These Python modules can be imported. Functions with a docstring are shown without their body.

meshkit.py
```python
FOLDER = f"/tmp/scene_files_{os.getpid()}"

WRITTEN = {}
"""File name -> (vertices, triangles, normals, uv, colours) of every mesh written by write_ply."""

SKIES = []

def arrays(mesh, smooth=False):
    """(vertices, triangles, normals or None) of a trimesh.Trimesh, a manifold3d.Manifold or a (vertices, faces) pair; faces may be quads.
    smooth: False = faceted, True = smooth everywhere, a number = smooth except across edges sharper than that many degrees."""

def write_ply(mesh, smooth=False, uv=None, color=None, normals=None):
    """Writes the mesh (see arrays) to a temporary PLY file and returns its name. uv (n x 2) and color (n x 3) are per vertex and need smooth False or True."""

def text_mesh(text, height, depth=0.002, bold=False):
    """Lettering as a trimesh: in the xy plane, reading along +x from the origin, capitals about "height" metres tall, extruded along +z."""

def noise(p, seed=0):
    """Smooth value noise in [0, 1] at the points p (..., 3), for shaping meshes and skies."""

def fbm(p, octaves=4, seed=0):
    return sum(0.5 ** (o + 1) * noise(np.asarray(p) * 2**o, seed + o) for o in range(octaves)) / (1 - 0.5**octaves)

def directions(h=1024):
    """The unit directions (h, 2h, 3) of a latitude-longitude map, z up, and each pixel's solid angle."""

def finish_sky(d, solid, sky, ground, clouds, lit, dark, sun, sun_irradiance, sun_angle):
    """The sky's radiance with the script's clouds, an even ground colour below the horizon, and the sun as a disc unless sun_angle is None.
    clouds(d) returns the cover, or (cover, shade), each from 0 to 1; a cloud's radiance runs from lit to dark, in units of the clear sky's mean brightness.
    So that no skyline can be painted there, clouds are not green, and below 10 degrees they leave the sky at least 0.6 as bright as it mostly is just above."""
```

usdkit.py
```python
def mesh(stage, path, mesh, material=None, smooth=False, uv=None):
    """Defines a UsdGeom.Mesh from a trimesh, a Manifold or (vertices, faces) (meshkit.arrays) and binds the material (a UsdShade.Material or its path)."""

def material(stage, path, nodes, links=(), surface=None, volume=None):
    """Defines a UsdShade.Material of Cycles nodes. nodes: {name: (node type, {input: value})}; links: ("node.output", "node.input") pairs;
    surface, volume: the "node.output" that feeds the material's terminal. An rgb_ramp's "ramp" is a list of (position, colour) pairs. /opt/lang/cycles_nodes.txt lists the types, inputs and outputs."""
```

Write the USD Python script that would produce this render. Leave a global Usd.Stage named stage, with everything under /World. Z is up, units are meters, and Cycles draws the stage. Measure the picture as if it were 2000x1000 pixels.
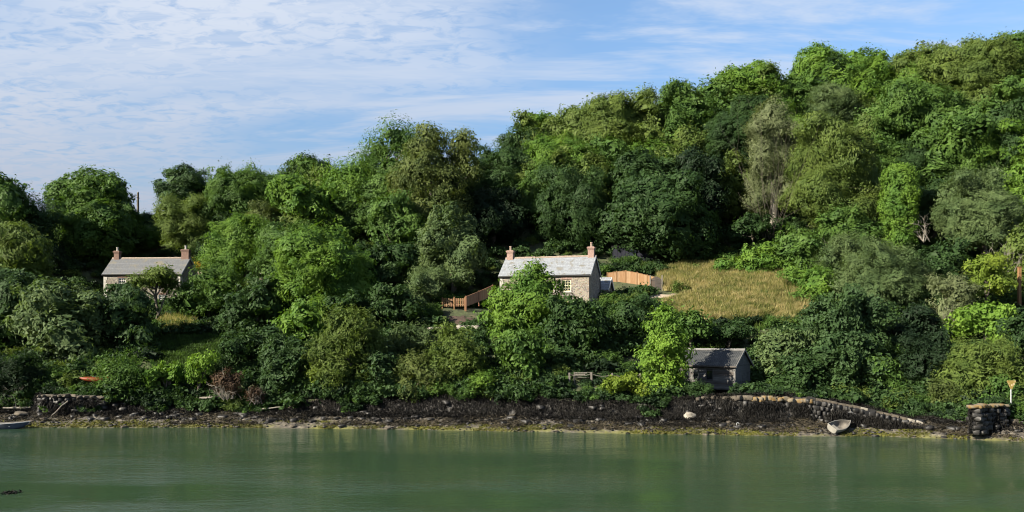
import math
import numpy as np
import trimesh
import manifold3d as m3
from scipy.interpolate import RBFInterpolator
from pxr import Usd, UsdGeom, UsdLux, UsdShade, Sdf, Gf, Vt
import usdkit
import meshkit

stage = Usd.Stage.CreateInMemory()
UsdGeom.SetStageUpAxis(stage, 'Z')
UsdGeom.SetStageMetersPerUnit(stage, 1.0)
UsdGeom.Xform.Define(stage, '/World')
UsdGeom.Scope.Define(stage, '/World/Looks')

# ------------------------------------------------------------------ camera, sky, sun, exposure
FPX, CX, HY, CAMZ = 1732.0, 1000.0, 653.0, 8.0        # the lens in photograph pixels; eye height above the water
SUN = np.array([-0.78, -0.46, 0.50])
SUN /= np.linalg.norm(SUN)
SUN_INTENSITY, SKY_STRENGTH, EXPOSURE = 1.25, 0.050, 1.84

cam = UsdGeom.Camera.Define(stage, '/World/camera')
cam.CreateProjectionAttr('perspective')
cam.CreateHorizontalApertureAttr(36.0)
cam.CreateVerticalApertureAttr(18.0)
cam.CreateFocalLengthAttr(36.0 * FPX / 2000)
cam.CreateVerticalApertureOffsetAttr((HY - 500) / 2000 * 36.0)
cam.CreateClippingRangeAttr(Gf.Vec2f(0.5, 5000))
cam.CreateExposureAttr(EXPOSURE)
cam.AddTranslateOp().Set(Gf.Vec3d(0, 0, CAMZ))
cam.AddRotateXOp().Set(90.0)

elev, rota = math.asin(SUN[2]), math.atan2(SUN[0], SUN[1])
CLOUD = 4.6
sky_mat = usdkit.material(stage, '/World/Looks/sky_and_cloud', {
    'sky': ('sky_texture', {'sky_type': 'single_scattering', 'sun_disc': False, 'sun_elevation': elev, 'sun_rotation': rota, 'altitude': 50.0, 'air_density': 1.2, 'aerosol_density': 0.25, 'ozone_density': 3.0}),
    'tc': ('texture_coordinate', {}),
    'xyz': ('separate_xyz', {}),
    'zz': ('math', {'math_type': 'maximum', 'value2': 0.0}),
    'za': ('math', {'math_type': 'add', 'value2': 0.11}),
    'u': ('math', {'math_type': 'divide'}),
    'v': ('math', {'math_type': 'divide'}),
    'uv': ('combine_xyz', {'z': 0.0}),
    # where the cloud lies: broad drifts, thicker towards the west
    'mb': ('mapping', {'mapping_type': 'point', 'location': (5.1, 1.9, 0), 'scale': (0.7, 0.9, 1)}),
    'nb': ('noise_texture', {'scale': 1.0, 'detail': 3.0, 'roughness': 0.5, 'distortion': 0.4}),
    'bias': ('math', {'math_type': 'multiply_add', 'value2': -0.12}),
    'rb': ('map_range', {'range_type': 'smoothstep', 'from_min': 0.39, 'from_max': 0.70, 'to_min': 0.0, 'to_max': 1.0}),
    # small rippled cloudlets with blue between them
    'ms': ('mapping', {'mapping_type': 'point', 'rotation': (0, 0, 0.45), 'scale': (13.0, 19.0, 1)}),
    'ns': ('noise_texture', {'scale': 1.0, 'detail': 4.0, 'roughness': 0.6, 'distortion': 0.6}),
    'rs': ('map_range', {'range_type': 'smoothstep', 'from_min': 0.28, 'from_max': 0.58, 'to_min': 0.26, 'to_max': 1.0}),
    # wispy streaks
    'mt': ('mapping', {'mapping_type': 'point', 'location': (0.7, 2.2, 0), 'rotation': (0, 0, 0.16), 'scale': (1.1, 4.2, 1)}),
    'nt': ('noise_texture', {'scale': 1.0, 'detail': 7.0, 'roughness': 0.62, 'distortion': 0.5}),
    'rt': ('map_range', {'range_type': 'smoothstep', 'from_min': 0.41, 'from_max': 0.66, 'to_min': 0.0, 'to_max': 0.80}),
    'sm': ('map_range', {'range_type': 'smoothstep', 'from_min': 0.36, 'from_max': 0.60, 'to_min': 0.15, 'to_max': 0.95}),    # where the ripples melt into an even veil
    'rm': ('math', {'math_type': 'maximum'}),
    'a': ('math', {'math_type': 'multiply'}),
    'm1': ('math', {'math_type': 'maximum'}),
    'fac': ('math', {'math_type': 'multiply', 'value2': 0.85, 'use_clamp': True}),
    'mix': ('mix_color', {'blend_type': 'mix', 'b': (CLOUD * 1.01, CLOUD * 1.02, CLOUD * 1.06), 'use_clamp': False}),
    'low': ('map_range', {'range_type': 'smoothstep', 'from_min': 0.02, 'from_max': 0.36, 'to_min': 0.0, 'to_max': 1.0}),   # greyer air towards the horizon
    'tone': ('mix_color', {'a': (0.50, 0.535, 0.64), 'b': (0.93, 0.99, 1.07)}),
    'dim': ('vector_math', {'math_type': 'multiply'}),
    'bg': ('background_shader', {'strength': SKY_STRENGTH}),
}, [('tc.generated', 'xyz.vector'), ('xyz.z', 'zz.value1'), ('zz.value', 'za.value1'), ('xyz.x', 'u.value1'), ('za.value', 'u.value2'), ('xyz.y', 'v.value1'), ('za.value', 'v.value2'),
    ('u.value', 'uv.x'), ('v.value', 'uv.y'), ('uv.vector', 'mb.vector'), ('uv.vector', 'ms.vector'), ('uv.vector', 'mt.vector'), ('mb.vector', 'nb.vector'), ('ms.vector', 'ns.vector'), ('mt.vector', 'nt.vector'),
    ('u.value', 'bias.value1'), ('nb.fac', 'bias.value3'), ('bias.value', 'rb.value'), ('ns.fac', 'rs.value'), ('nt.fac', 'rt.value'), ('rb.result', 'a.value1'), ('nt.fac', 'sm.value'), ('rs.result', 'rm.value1'), ('sm.result', 'rm.value2'), ('rm.value', 'a.value2'), ('a.value', 'm1.value1'), ('rt.result', 'm1.value2'), ('m1.value', 'fac.value1'),
    ('fac.value', 'mix.fac'), ('sky.color', 'mix.a'), ('xyz.z', 'low.value'), ('mix.result', 'dim.vector1'), ('low.result', 'tone.fac'), ('tone.result', 'dim.vector2'), ('dim.vector', 'bg.color')], surface='bg.background')
dome = UsdLux.DomeLight.Define(stage, '/World/sky')
UsdShade.MaterialBindingAPI.Apply(dome.GetPrim()).Bind(sky_mat)
dome.GetPrim().SetCustomDataByKey('kind', 'structure')

sun = UsdLux.DistantLight.Define(stage, '/World/sun')
sun.CreateIntensityAttr(SUN_INTENSITY)
sun.CreateAngleAttr(0.53)
sun.CreateNormalizeAttr(True)
sun.CreateColorAttr(Gf.Vec3f(1.0, 0.91, 0.75))
zx = np.cross([0, 0, 1], SUN); zx /= np.linalg.norm(zx)
zy = np.cross(SUN, zx)
sun.AddTransformOp().Set(Gf.Matrix4d(*zx, 0, *zy, 0, *SUN, 0, 0, 0, 0, 1))

# ------------------------------------------------------------------ helpers
used = {}


def numbered(path):
    n = used.get(path, 0)
    used[path] = n + 1
    return path if n == 0 else f'{path}_{n:03d}'


def tag(prim, label=None, cat=None, group=None, kind=None):
    for k, v in (('label', label), ('category', cat), ('group', group), ('kind', kind)):
        if v:
            prim.SetCustomDataByKey(k, v)
    return prim


def thing(name, label, cat, loc=(0, 0, 0), rotz=0.0, group=None):
    x = UsdGeom.Xform.Define(stage, numbered('/World/' + name))
    x.AddTranslateOp().Set(Gf.Vec3d(*map(float, loc)))
    if rotz:
        x.AddRotateZOp().Set(float(rotz))
    tag(x.GetPrim(), label, cat, group)
    return str(x.GetPath())


def write(path, v, quads=None, tris=None, mat=None, normals=None):
    m = UsdGeom.Mesh.Define(stage, path)
    counts, idx = [], []
    if quads is not None and len(quads):
        counts.append(np.full(len(quads), 4, np.int32)); idx.append(np.asarray(quads, np.int32).ravel())
    if tris is not None and len(tris):
        counts.append(np.full(len(tris), 3, np.int32)); idx.append(np.asarray(tris, np.int32).ravel())
    m.CreatePointsAttr(Vt.Vec3fArray.FromNumpy(np.ascontiguousarray(v, np.float32)))
    m.CreateFaceVertexCountsAttr(Vt.IntArray.FromNumpy(np.concatenate(counts)))
    m.CreateFaceVertexIndicesAttr(Vt.IntArray.FromNumpy(np.concatenate(idx)))
    m.CreateSubdivisionSchemeAttr('none')
    if normals is not None:
        m.CreateNormalsAttr(Vt.Vec3fArray.FromNumpy(np.ascontiguousarray(normals, np.float32)))
        m.SetNormalsInterpolation('vertex')
    if mat is not None:
        UsdShade.MaterialBindingAPI.Apply(m.GetPrim()).Bind(mat)
    return m.GetPrim()


def part(parent, name, mesh, mat, smooth=False, label=None, kind=None):
    if isinstance(mesh, MB):
        mesh = mesh.mesh()
    p = usdkit.mesh(stage, numbered(f'{parent}/{name}'), mesh, mat, smooth=smooth).GetPrim()
    tag(p, label, kind=kind)
    return str(p.GetPath())


def top(name, mesh, mat, label=None, cat=None, group=None, kind=None, smooth=False):
    if isinstance(mesh, MB):
        mesh = mesh.mesh()
    p = usdkit.mesh(stage, numbered('/World/' + name), mesh, mat, smooth=smooth).GetPrim()
    tag(p, label, cat, group, kind)
    return str(p.GetPath())


class MB:
    """Collects shapes that make one mesh."""

    def __init__(self):
        self.V, self.F, self.n = [], [], 0

    def add(self, v, f):
        v = np.asarray(v, float); f = np.asarray(f, int)
        if f.shape[1] == 4:
            f = np.vstack([f[:, [0, 1, 2]], f[:, [0, 2, 3]]])
        self.V.append(v); self.F.append(f + self.n); self.n += len(v)
        return self

    def box(self, x0, x1, y0, y1, z0, z1, M=None):
        v = np.array([(x, y, z) for z in (z0, z1) for y in (y0, y1) for x in (x0, x1)], float)
        f = [(0, 2, 3, 1), (4, 5, 7, 6), (0, 1, 5, 4), (2, 6, 7, 3), (0, 4, 6, 2), (1, 3, 7, 5)]
        return self.add(v if M is None else v @ np.asarray(M)[:3, :3].T + np.asarray(M)[:3, 3], f)

    def beam(self, a, b, w, h, up=(0, 0, 1)):
        """A rectangular bar from a to b, w across and h along up."""
        a, b = np.asarray(a, float), np.asarray(b, float)
        t = (b - a) / np.linalg.norm(b - a)
        s = np.cross(t, up); s /= np.linalg.norm(s)
        u = np.cross(s, t)
        v = [p + sx * s * w / 2 + sz * u * h / 2 for p in (a, b) for sz in (-1, 1) for sx in (-1, 1)]
        return self.add(v, [(0, 2, 3, 1), (4, 5, 7, 6), (0, 1, 5, 4), (2, 6, 7, 3), (0, 4, 6, 2), (1, 3, 7, 5)])

    def tube(self, pts, radii, sides=6, cap=True):
        p = np.asarray(pts, float)
        r = np.broadcast_to(np.asarray(radii, float), (len(p),))
        t = np.gradient(p, axis=0); t /= np.linalg.norm(t, axis=1, keepdims=True) + 1e-12
        a = np.cross(t, np.where(np.abs(t[:, 2:]) < 0.9, [0, 0, 1.0], [1.0, 0, 0])); a /= np.linalg.norm(a, axis=1, keepdims=True) + 1e-12
        b = np.cross(t, a)
        g = np.arange(sides) * 2 * np.pi / sides
        v = p[:, None] + r[:, None, None] * (np.cos(g)[None, :, None] * a[:, None] + np.sin(g)[None, :, None] * b[:, None])
        i, j = np.meshgrid(np.arange(len(p) - 1), np.arange(sides), indexing='ij')
        q = np.stack([i * sides + j, i * sides + (j + 1) % sides, (i + 1) * sides + (j + 1) % sides, (i + 1) * sides + j], -1).reshape(-1, 4)
        self.add(v.reshape(-1, 3), q)
        if cap:
            for k, c in ((0, p[0]), (len(p) - 1, p[-1])):
                self.add(np.vstack([v[k], c]), [(j, (j + 1) % sides, sides) for j in range(sides)])
        return self

    def lathe(self, profile, centre=(0, 0, 0), sides=12):
        """profile: (radius, z) pairs turned about the vertical through centre."""
        pr = np.asarray(profile, float)
        g = np.arange(sides) * 2 * np.pi / sides
        v = np.stack([pr[:, None, 0] * np.cos(g), pr[:, None, 0] * np.sin(g), np.repeat(pr[:, None, 1], sides, 1)], -1) + np.asarray(centre, float)
        i, j = np.meshgrid(np.arange(len(pr) - 1), np.arange(sides), indexing='ij')
        return self.add(v.reshape(-1, 3), np.stack([i * sides + j, i * sides + (j + 1) % sides, (i + 1) * sides + (j + 1) % sides, (i + 1) * sides + j], -1).reshape(-1, 4))

    def prism(self, poly, x0, x1):
        """poly: (y, z) points, swept along x."""
        n = len(poly)
        tri = trimesh.creation.triangulate_polygon(__import__('shapely').geometry.Polygon(poly), engine='earcut') if n > 4 else (np.asarray(poly, float), np.array([(0, 1, 2), (0, 2, 3)][: n - 2]))
        pv, pf = np.asarray(tri[0])[:, :2], np.asarray(tri[1])
        for x, flip in ((x0, 1), (x1, 0)):
            self.add(np.column_stack([np.full(len(pv), x), pv]), pf[:, ::-1] if flip else pf)
        p = np.asarray(poly, float)
        v = np.vstack([np.column_stack([np.full(n, x), p]) for x in (x0, x1)])
        return self.add(v, [(i, (i + 1) % n, n + (i + 1) % n, n + i) for i in range(n)])

    def mesh(self):
        return trimesh.Trimesh(np.vstack(self.V), np.vstack(self.F), process=False)


def rock(rng, size, sub=1, rough=0.28, square=0.75):
    m = trimesh.creation.icosphere(sub)
    v = np.array(m.vertices)
    k = meshkit.noise(v * 1.7 + rng.uniform(0, 50, 3), int(rng.integers(1000)))[:, None]
    v = np.sign(v) * np.abs(v) ** square * (1 + rough * (k - 0.5) * 2) * np.asarray(size)
    a = rng.uniform(0, 2 * np.pi)
    R = np.array([[math.cos(a), -math.sin(a), 0], [math.sin(a), math.cos(a), 0], [0, 0, 1]])
    return v @ R.T, np.array(m.faces)


# ------------------------------------------------------------------ materials
def look(name, c1, c2, scale=2.0, rough=0.8, bump=0.3, dist=0.03, detail=6.0, spec=0.3, lo=0.35, hi=0.65, stretch=(1, 1, 1), c3=None, s3=0.4, lo3=0.5, hi3=0.62, space='object'):
    src = 'tc.object' if space == 'object' else 'geo.position'
    nodes = {'tc': ('texture_coordinate', {}), 'geo': ('geometry', {}), 'mp': ('mapping', {'mapping_type': 'point', 'scale': stretch}),
             'n': ('noise_texture', {'scale': scale, 'detail': detail, 'roughness': 0.62}),
             'r': ('rgb_ramp', {'ramp': [(lo, c1), (hi, c2)]}),
             'b': ('bump', {'strength': bump, 'distance': dist}),
             'p': ('principled_bsdf', {'roughness': rough, 'specular_ior_level': spec})}
    links = [(src, 'mp.vector'), ('mp.vector', 'n.vector'), ('n.fac', 'r.fac'), ('n.fac', 'b.height'), ('b.normal', 'p.normal')]
    if c3 is None:
        links.append(('r.color', 'p.base_color'))
    else:
        nodes |= {'n3': ('noise_texture', {'scale': s3, 'detail': 5.0, 'roughness': 0.6}), 'r3': ('map_range', {'range_type': 'smoothstep', 'from_min': lo3, 'from_max': hi3, 'to_min': 0.0, 'to_max': 1.0}), 'mx': ('mix_color', {'b': c3})}
        links += [(src, 'n3.vector'), ('n3.fac', 'r3.value'), ('r3.result', 'mx.fac'), ('r.color', 'mx.a'), ('mx.result', 'p.base_color')]
    return usdkit.material(stage, '/World/Looks/' + name, nodes, links, surface='p.BSDF')


def leaf_look(name, col, alt, trans=0.32, rough=0.6, spec=0.12, gain=1.75):
    """Leaves: tone drifts over the crown and differs from leaf to leaf; light passes through."""
    c = np.asarray(col, float) * gain
    a = np.asarray(alt, float) * gain
    return usdkit.material(stage, '/World/Looks/' + name, {
        'geo': ('geometry', {}),
        'n': ('noise_texture', {'scale': 0.42, 'detail': 3.0, 'roughness': 0.55}),
        'nr': ('map_range', {'range_type': 'smoothstep', 'from_min': 0.34, 'from_max': 0.66, 'to_min': 0.0, 'to_max': 1.0}),
        'mx': ('mix_color', {'a': tuple(a), 'b': tuple(c)}),
        'lr': ('map_range', {'range_type': 'linear', 'from_min': 0.0, 'from_max': 1.0, 'to_min': 0.56, 'to_max': 1.45}),
        'sc': ('vector_math', {'math_type': 'scale'}),
        'p': ('principled_bsdf', {'roughness': rough, 'specular_ior_level': spec}),
        't': ('translucent_bsdf', {}),
        'tm': ('mix_color', {'blend_type': 'multiply', 'fac': 1.0, 'b': (1.25, 1.3, 0.6), 'use_clamp': False}),
        'm': ('mix_closure', {'fac': trans}),
    }, [('geo.position', 'n.vector'), ('n.fac', 'nr.value'), ('nr.result', 'mx.fac'), ('mx.result', 'sc.vector1'), ('geo.random_per_island', 'lr.value'), ('lr.result', 'sc.scale'),
        ('sc.vector', 'p.base_color'), ('sc.vector', 'tm.a'), ('tm.result', 't.color'), ('p.BSDF', 'm.closure1'), ('t.BSDF', 'm.closure2')], surface='m.closure')


LEAF = {
    'bright': leaf_look('leaf_bright_green', (0.085, 0.150, 0.020), (0.050, 0.105, 0.018)),
    'lime': leaf_look('leaf_fresh_lime_green', (0.115, 0.195, 0.026), (0.080, 0.150, 0.022)),
    'mid': leaf_look('leaf_mid_green', (0.060, 0.110, 0.021), (0.038, 0.078, 0.018)),
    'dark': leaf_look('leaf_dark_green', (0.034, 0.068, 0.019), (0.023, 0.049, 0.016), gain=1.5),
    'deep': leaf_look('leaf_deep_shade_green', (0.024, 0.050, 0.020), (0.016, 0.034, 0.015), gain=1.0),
    'olive': leaf_look('leaf_olive_green', (0.086, 0.122, 0.026), (0.056, 0.088, 0.021)),
    'brown': leaf_look('leaf_brownish_olive', (0.078, 0.100, 0.027), (0.048, 0.070, 0.021)),
    'grey': leaf_look('leaf_grey_green', (0.082, 0.118, 0.045), (0.052, 0.084, 0.032)),
    'blue': leaf_look('leaf_bluish_green', (0.050, 0.092, 0.031), (0.033, 0.066, 0.024), gain=1.4),
    'yellow': leaf_look('leaf_yellow_green', (0.125, 0.170, 0.022), (0.085, 0.130, 0.018)),
    'pale': leaf_look('leaf_pale_thin', (0.118, 0.140, 0.068), (0.080, 0.100, 0.045)),
    'gold': leaf_look('leaf_golden_flower', (0.42, 0.30, 0.03), (0.20, 0.17, 0.03), gain=1.0),
    'rust': leaf_look('leaf_dead_brown', (0.130, 0.080, 0.045), (0.070, 0.045, 0.030), trans=0.12, gain=0.9),
    'straw': leaf_look('grass_straw', (0.66, 0.56, 0.28), (0.44, 0.42, 0.17), trans=0.35, gain=1.0),
    'lawn': leaf_look('grass_green', (0.048, 0.088, 0.020), (0.028, 0.055, 0.015), gain=1.0),
    'weed': leaf_look('seaweed_dark_brown', (0.013, 0.0115, 0.009), (0.006, 0.0055, 0.005), trans=0.0, rough=0.65, spec=0.15, gain=1.0),
    'wrack': leaf_look('seaweed_olive_brown', (0.088, 0.074, 0.048), (0.030, 0.026, 0.019), trans=0.0, rough=0.7, spec=0.15, gain=1.0),
    'algae': leaf_look('seaweed_yellow_green', (0.150, 0.150, 0.028), (0.080, 0.082, 0.024), trans=0.1, gain=1.0),
}
bark = look('bark', (0.10, 0.085, 0.068), (0.045, 0.038, 0.030), 3.0, 0.9, 0.6, 0.03, stretch=(1, 1, 0.3))
pale_bark = look('bark_pale', (0.1716, 0.1590, 0.1344), (0.0900, 0.0816, 0.0654), 3.0, 0.85, 0.5, 0.02, stretch=(1, 1, 0.4))
driftwood = look('driftwood', (0.1878, 0.1716, 0.1428), (0.0816, 0.0714, 0.0570), 6.0, 0.85, 0.5, 0.02)


# ------------------------------------------------------------------ the lie of the land
SHORE_X = np.array([-160, -60, -42, -30, -12.6, 0, 12.6, 21, 29.5, 36, 42, 60, 160.])
SHORE_Y = np.array([80, 77.5, 76.3, 76.2, 75.0, 72.9, 71.0, 69.7, 69.2, 66.9, 64.6, 61, 55.])


def shore(x):
    x = np.asarray(x, float)
    return np.interp(x, SHORE_X, SHORE_Y) + 0.5 * (meshkit.fbm(np.stack([x * 0.22, x * 0, x * 0], -1), 3, 5) - 0.5)


def at(px, py, d):
    """The point that lies d metres away behind a pixel of the 2000 x 1000 photograph."""
    return np.array([(px - CX) / FPX * d, d, CAMZ + (HY - py) / FPX * d])


HILL = []
for px, py in ((-300, 775), (0, 790), (100, 768), (200, 775), (340, 792), (450, 788), (600, 780), (800, 778), (1000, 780), (1200, 784), (1400, 773), (1550, 772), (1700, 797), (1800, 818), (1865, 803), (1930, 790), (2000, 803), (2300, 800)):
    d = float(np.interp((px - CX) * 0.0421, SHORE_X, SHORE_Y)) + 3.7
    HILL.append(at(px, py, d))
for px, rows in {
    -400: ((84, 745), (100, 620), (115, 530), (130, 460), (150, 430), (165, 425)),
    0: ((83, 745), (90, 690), (100, 620), (115, 520), (130, 450), (150, 430), (165, 430)),
    300: ((83, 735), (88, 690), (96, 640), (104, 606), (116, 602), (123, 592), (132, 485), (142, 445), (165, 432)),
    500: ((82, 730), (88, 690), (96, 640), (104, 600), (116, 560), (128, 470), (142, 425), (165, 410)),
    700: ((82, 725), (90, 665), (100, 600), (112, 520), (125, 440), (140, 380), (165, 350)),
    870: ((80, 740), (86, 680), (92, 637), (96, 603), (102, 597), (112, 520), (125, 430), (140, 370), (165, 330)),
    1070: ((80, 735), (86, 680), (94, 622), (97, 606), (105, 600), (109, 560), (114, 505), (125, 430), (140, 360), (165, 320)),
    1200: ((76.5, 770), (80, 740), (87, 660), (95, 605), (104, 572), (110, 533), (120, 480), (130, 410), (145, 330), (165, 290)),
    1400: ((75.5, 775), (78, 774), (81.5, 765), (85, 715), (88, 668), (91, 634), (100, 580), (110, 530), (118, 490), (128, 430), (142, 330), (165, 260)),
    1550: ((75, 776), (78.5, 765), (84, 705), (91, 636), (100, 570), (110, 505), (118, 455), (128, 390), (142, 290), (165, 205)),
    1750: ((78, 750), (84, 690), (92, 610), (100, 540), (108, 480), (118, 410), (128, 340), (140, 260), (165, 165)),
    1930: ((74, 778), (80, 715), (88, 640), (100, 540), (108, 480), (118, 400), (130, 300), (142, 215), (165, 135)),
    2200: ((72, 785), (80, 705), (90, 620), (100, 530), (115, 410), (130, 290), (145, 190), (165, 100)),
    2700: ((72, 785), (90, 620), (115, 410), (145, 190), (165, 110)),
}.items():
    HILL += [at(px, py, d) for d, py in rows]
HILL = np.array(HILL)
far = HILL[np.abs(HILL[:, 1] - 165) < 1]
HILL = np.vstack([HILL, far + [0, 70, 2], far + [0, 180, 3]])
rbf = RBFInterpolator(HILL[:, :2], HILL[:, 2], neighbors=None, smoothing=0.15, kernel='thin_plate_spline')


def H(x, y):
    x, y = np.asarray(x, float), np.asarray(y, float)
    shp = x.shape
    q = np.column_stack([np.clip(x.ravel(), -105, 125), np.clip(y.ravel(), 55, 330)])
    h = np.concatenate([rbf(c) for c in np.array_split(q, max(1, len(q) // 20000))]).reshape(shp)
    h = np.clip(h, 0.3, 62)
    s = y - shore(x)
    px = CX + FPX * x / y
    bw = np.interp(px, [-200, 40, 75, 330, 360, 500, 640, 1800, 1830, 1880, 1890, 1970, 2000], [4, 4, 0.9, 0.9, 3.2, 3.2, 0.9, 0.9, 3, 3, 0.8, 0.8, 3])
    fore = np.where(s < 0, 0.28 * s, 1.0 * np.clip(s / 2.6, 0, 1) + 0.10 * np.maximum(s - 2.6, 0))
    t = np.clip((s - 2.6) / bw, 0, 1)
    t = t * t * (3 - 2 * t)
    return fore * (1 - t) + h * t


def hz(x, y):
    return float(H(np.array([x]), np.array([y]))[0])


def grid_mesh(X, Y, Z):
    n, m = X.shape
    i, j = np.meshgrid(np.arange(n - 1), np.arange(m - 1), indexing='ij')
    a = i * m + j
    return np.column_stack([X.ravel(), Y.ravel(), Z.ravel()]), np.stack([a, a + m, a + m + 1, a + 1], -1).reshape(-1, 4)


earth = look('hillside_earth_and_moss', (0.050, 0.062, 0.024), (0.024, 0.028, 0.014), 1.3, 0.95, 0.8, 0.2, space='world', c3=(0.080, 0.060, 0.038), s3=0.3, lo3=0.56, hi3=0.68)
xs = np.concatenate([np.arange(-170, -62, 4.0), np.arange(-62, 74, 0.7), np.arange(74, 190, 4.0)])
ss = np.concatenate([np.arange(3.3, 62, 0.7), np.arange(62, 110, 2.5), np.arange(110, 260, 12)])
X, S = np.meshgrid(xs, ss, indexing='ij')
Y = shore(X) + S
Z = H(X, Y) + 0.35 * (meshkit.fbm(np.stack([X * 0.5, Y * 0.5, X * 0], -1), 4, 3) - 0.5) * np.clip((S - 3.3) / 2, 0, 1) - 0.04
v, q = grid_mesh(X, Y, Z)
top('hillside', (v, q), earth, kind='structure', smooth=True)

mud = usdkit.material(stage, '/World/Looks/foreshore_mud', {
    'geo': ('geometry', {}), 'sep': ('separate_xyz', {}),
    'n': ('noise_texture', {'scale': 2.6, 'detail': 8.0, 'roughness': 0.68}),
    'r': ('rgb_ramp', {'ramp': [(0.34, (0.020, 0.018, 0.015)), (0.52, (0.068, 0.060, 0.048)), (0.70, (0.165, 0.145, 0.110))]}),
    'na': ('noise_texture', {'scale': 0.55, 'detail': 5.0, 'roughness': 0.65}),
    'ra': ('map_range', {'range_type': 'smoothstep', 'from_min': 0.42, 'from_max': 0.60, 'to_min': 0.0, 'to_max': 1.0}),
    'low': ('map_range', {'range_type': 'smoothstep', 'from_min': 0.36, 'from_max': 0.10, 'to_min': 0.0, 'to_max': 1.0}),
    'am': ('math', {'math_type': 'multiply'}), 'a2': ('math', {'math_type': 'multiply', 'value2': 0.8}),
    'mx': ('mix_color', {'b': (0.105, 0.105, 0.024)}),
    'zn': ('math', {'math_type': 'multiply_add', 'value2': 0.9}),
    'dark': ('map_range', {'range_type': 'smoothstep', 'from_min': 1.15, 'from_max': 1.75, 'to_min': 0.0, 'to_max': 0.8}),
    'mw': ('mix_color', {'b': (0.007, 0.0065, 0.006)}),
    'b': ('bump', {'strength': 0.9, 'distance': 0.12}),
    'p': ('principled_bsdf', {'roughness': 0.62, 'specular_ior_level': 0.45}),
}, [('geo.position', 'sep.vector'), ('geo.position', 'n.vector'), ('geo.position', 'na.vector'), ('n.fac', 'r.fac'), ('na.fac', 'ra.value'), ('sep.z', 'low.value'), ('ra.result', 'am.value1'), ('low.result', 'am.value2'), ('am.value', 'a2.value1'),
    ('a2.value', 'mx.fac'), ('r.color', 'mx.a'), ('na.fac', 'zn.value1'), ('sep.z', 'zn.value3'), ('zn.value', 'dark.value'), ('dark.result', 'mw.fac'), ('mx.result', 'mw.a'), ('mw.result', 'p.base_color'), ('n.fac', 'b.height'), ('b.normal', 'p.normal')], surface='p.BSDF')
xs = np.arange(-62, 62, 0.16)
ss = np.arange(-6, 3.75, 0.13)
X, S = np.meshgrid(xs, ss, indexing='ij')
Y = shore(X) + S
n1 = meshkit.fbm(np.stack([X * 0.9, Y * 1.5, X * 0], -1), 5, 8) - 0.5
n2 = np.abs(meshkit.fbm(np.stack([X * 2.6, Y * 1.2, X * 0 + 7], -1), 4, 9) - 0.5)
Z = H(X, Y) + (0.30 * n1 - 0.5 * (n2 - 0.12)) * np.interp(S, [-6, -1, 0.2, 1.2, 2.8, 3.7], [0.5, 0.3, 0.3, 0.9, 1.3, 0.3])
v, q = grid_mesh(X, Y, Z)
top('foreshore', (v, q), mud, kind='structure', smooth=True)

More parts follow.
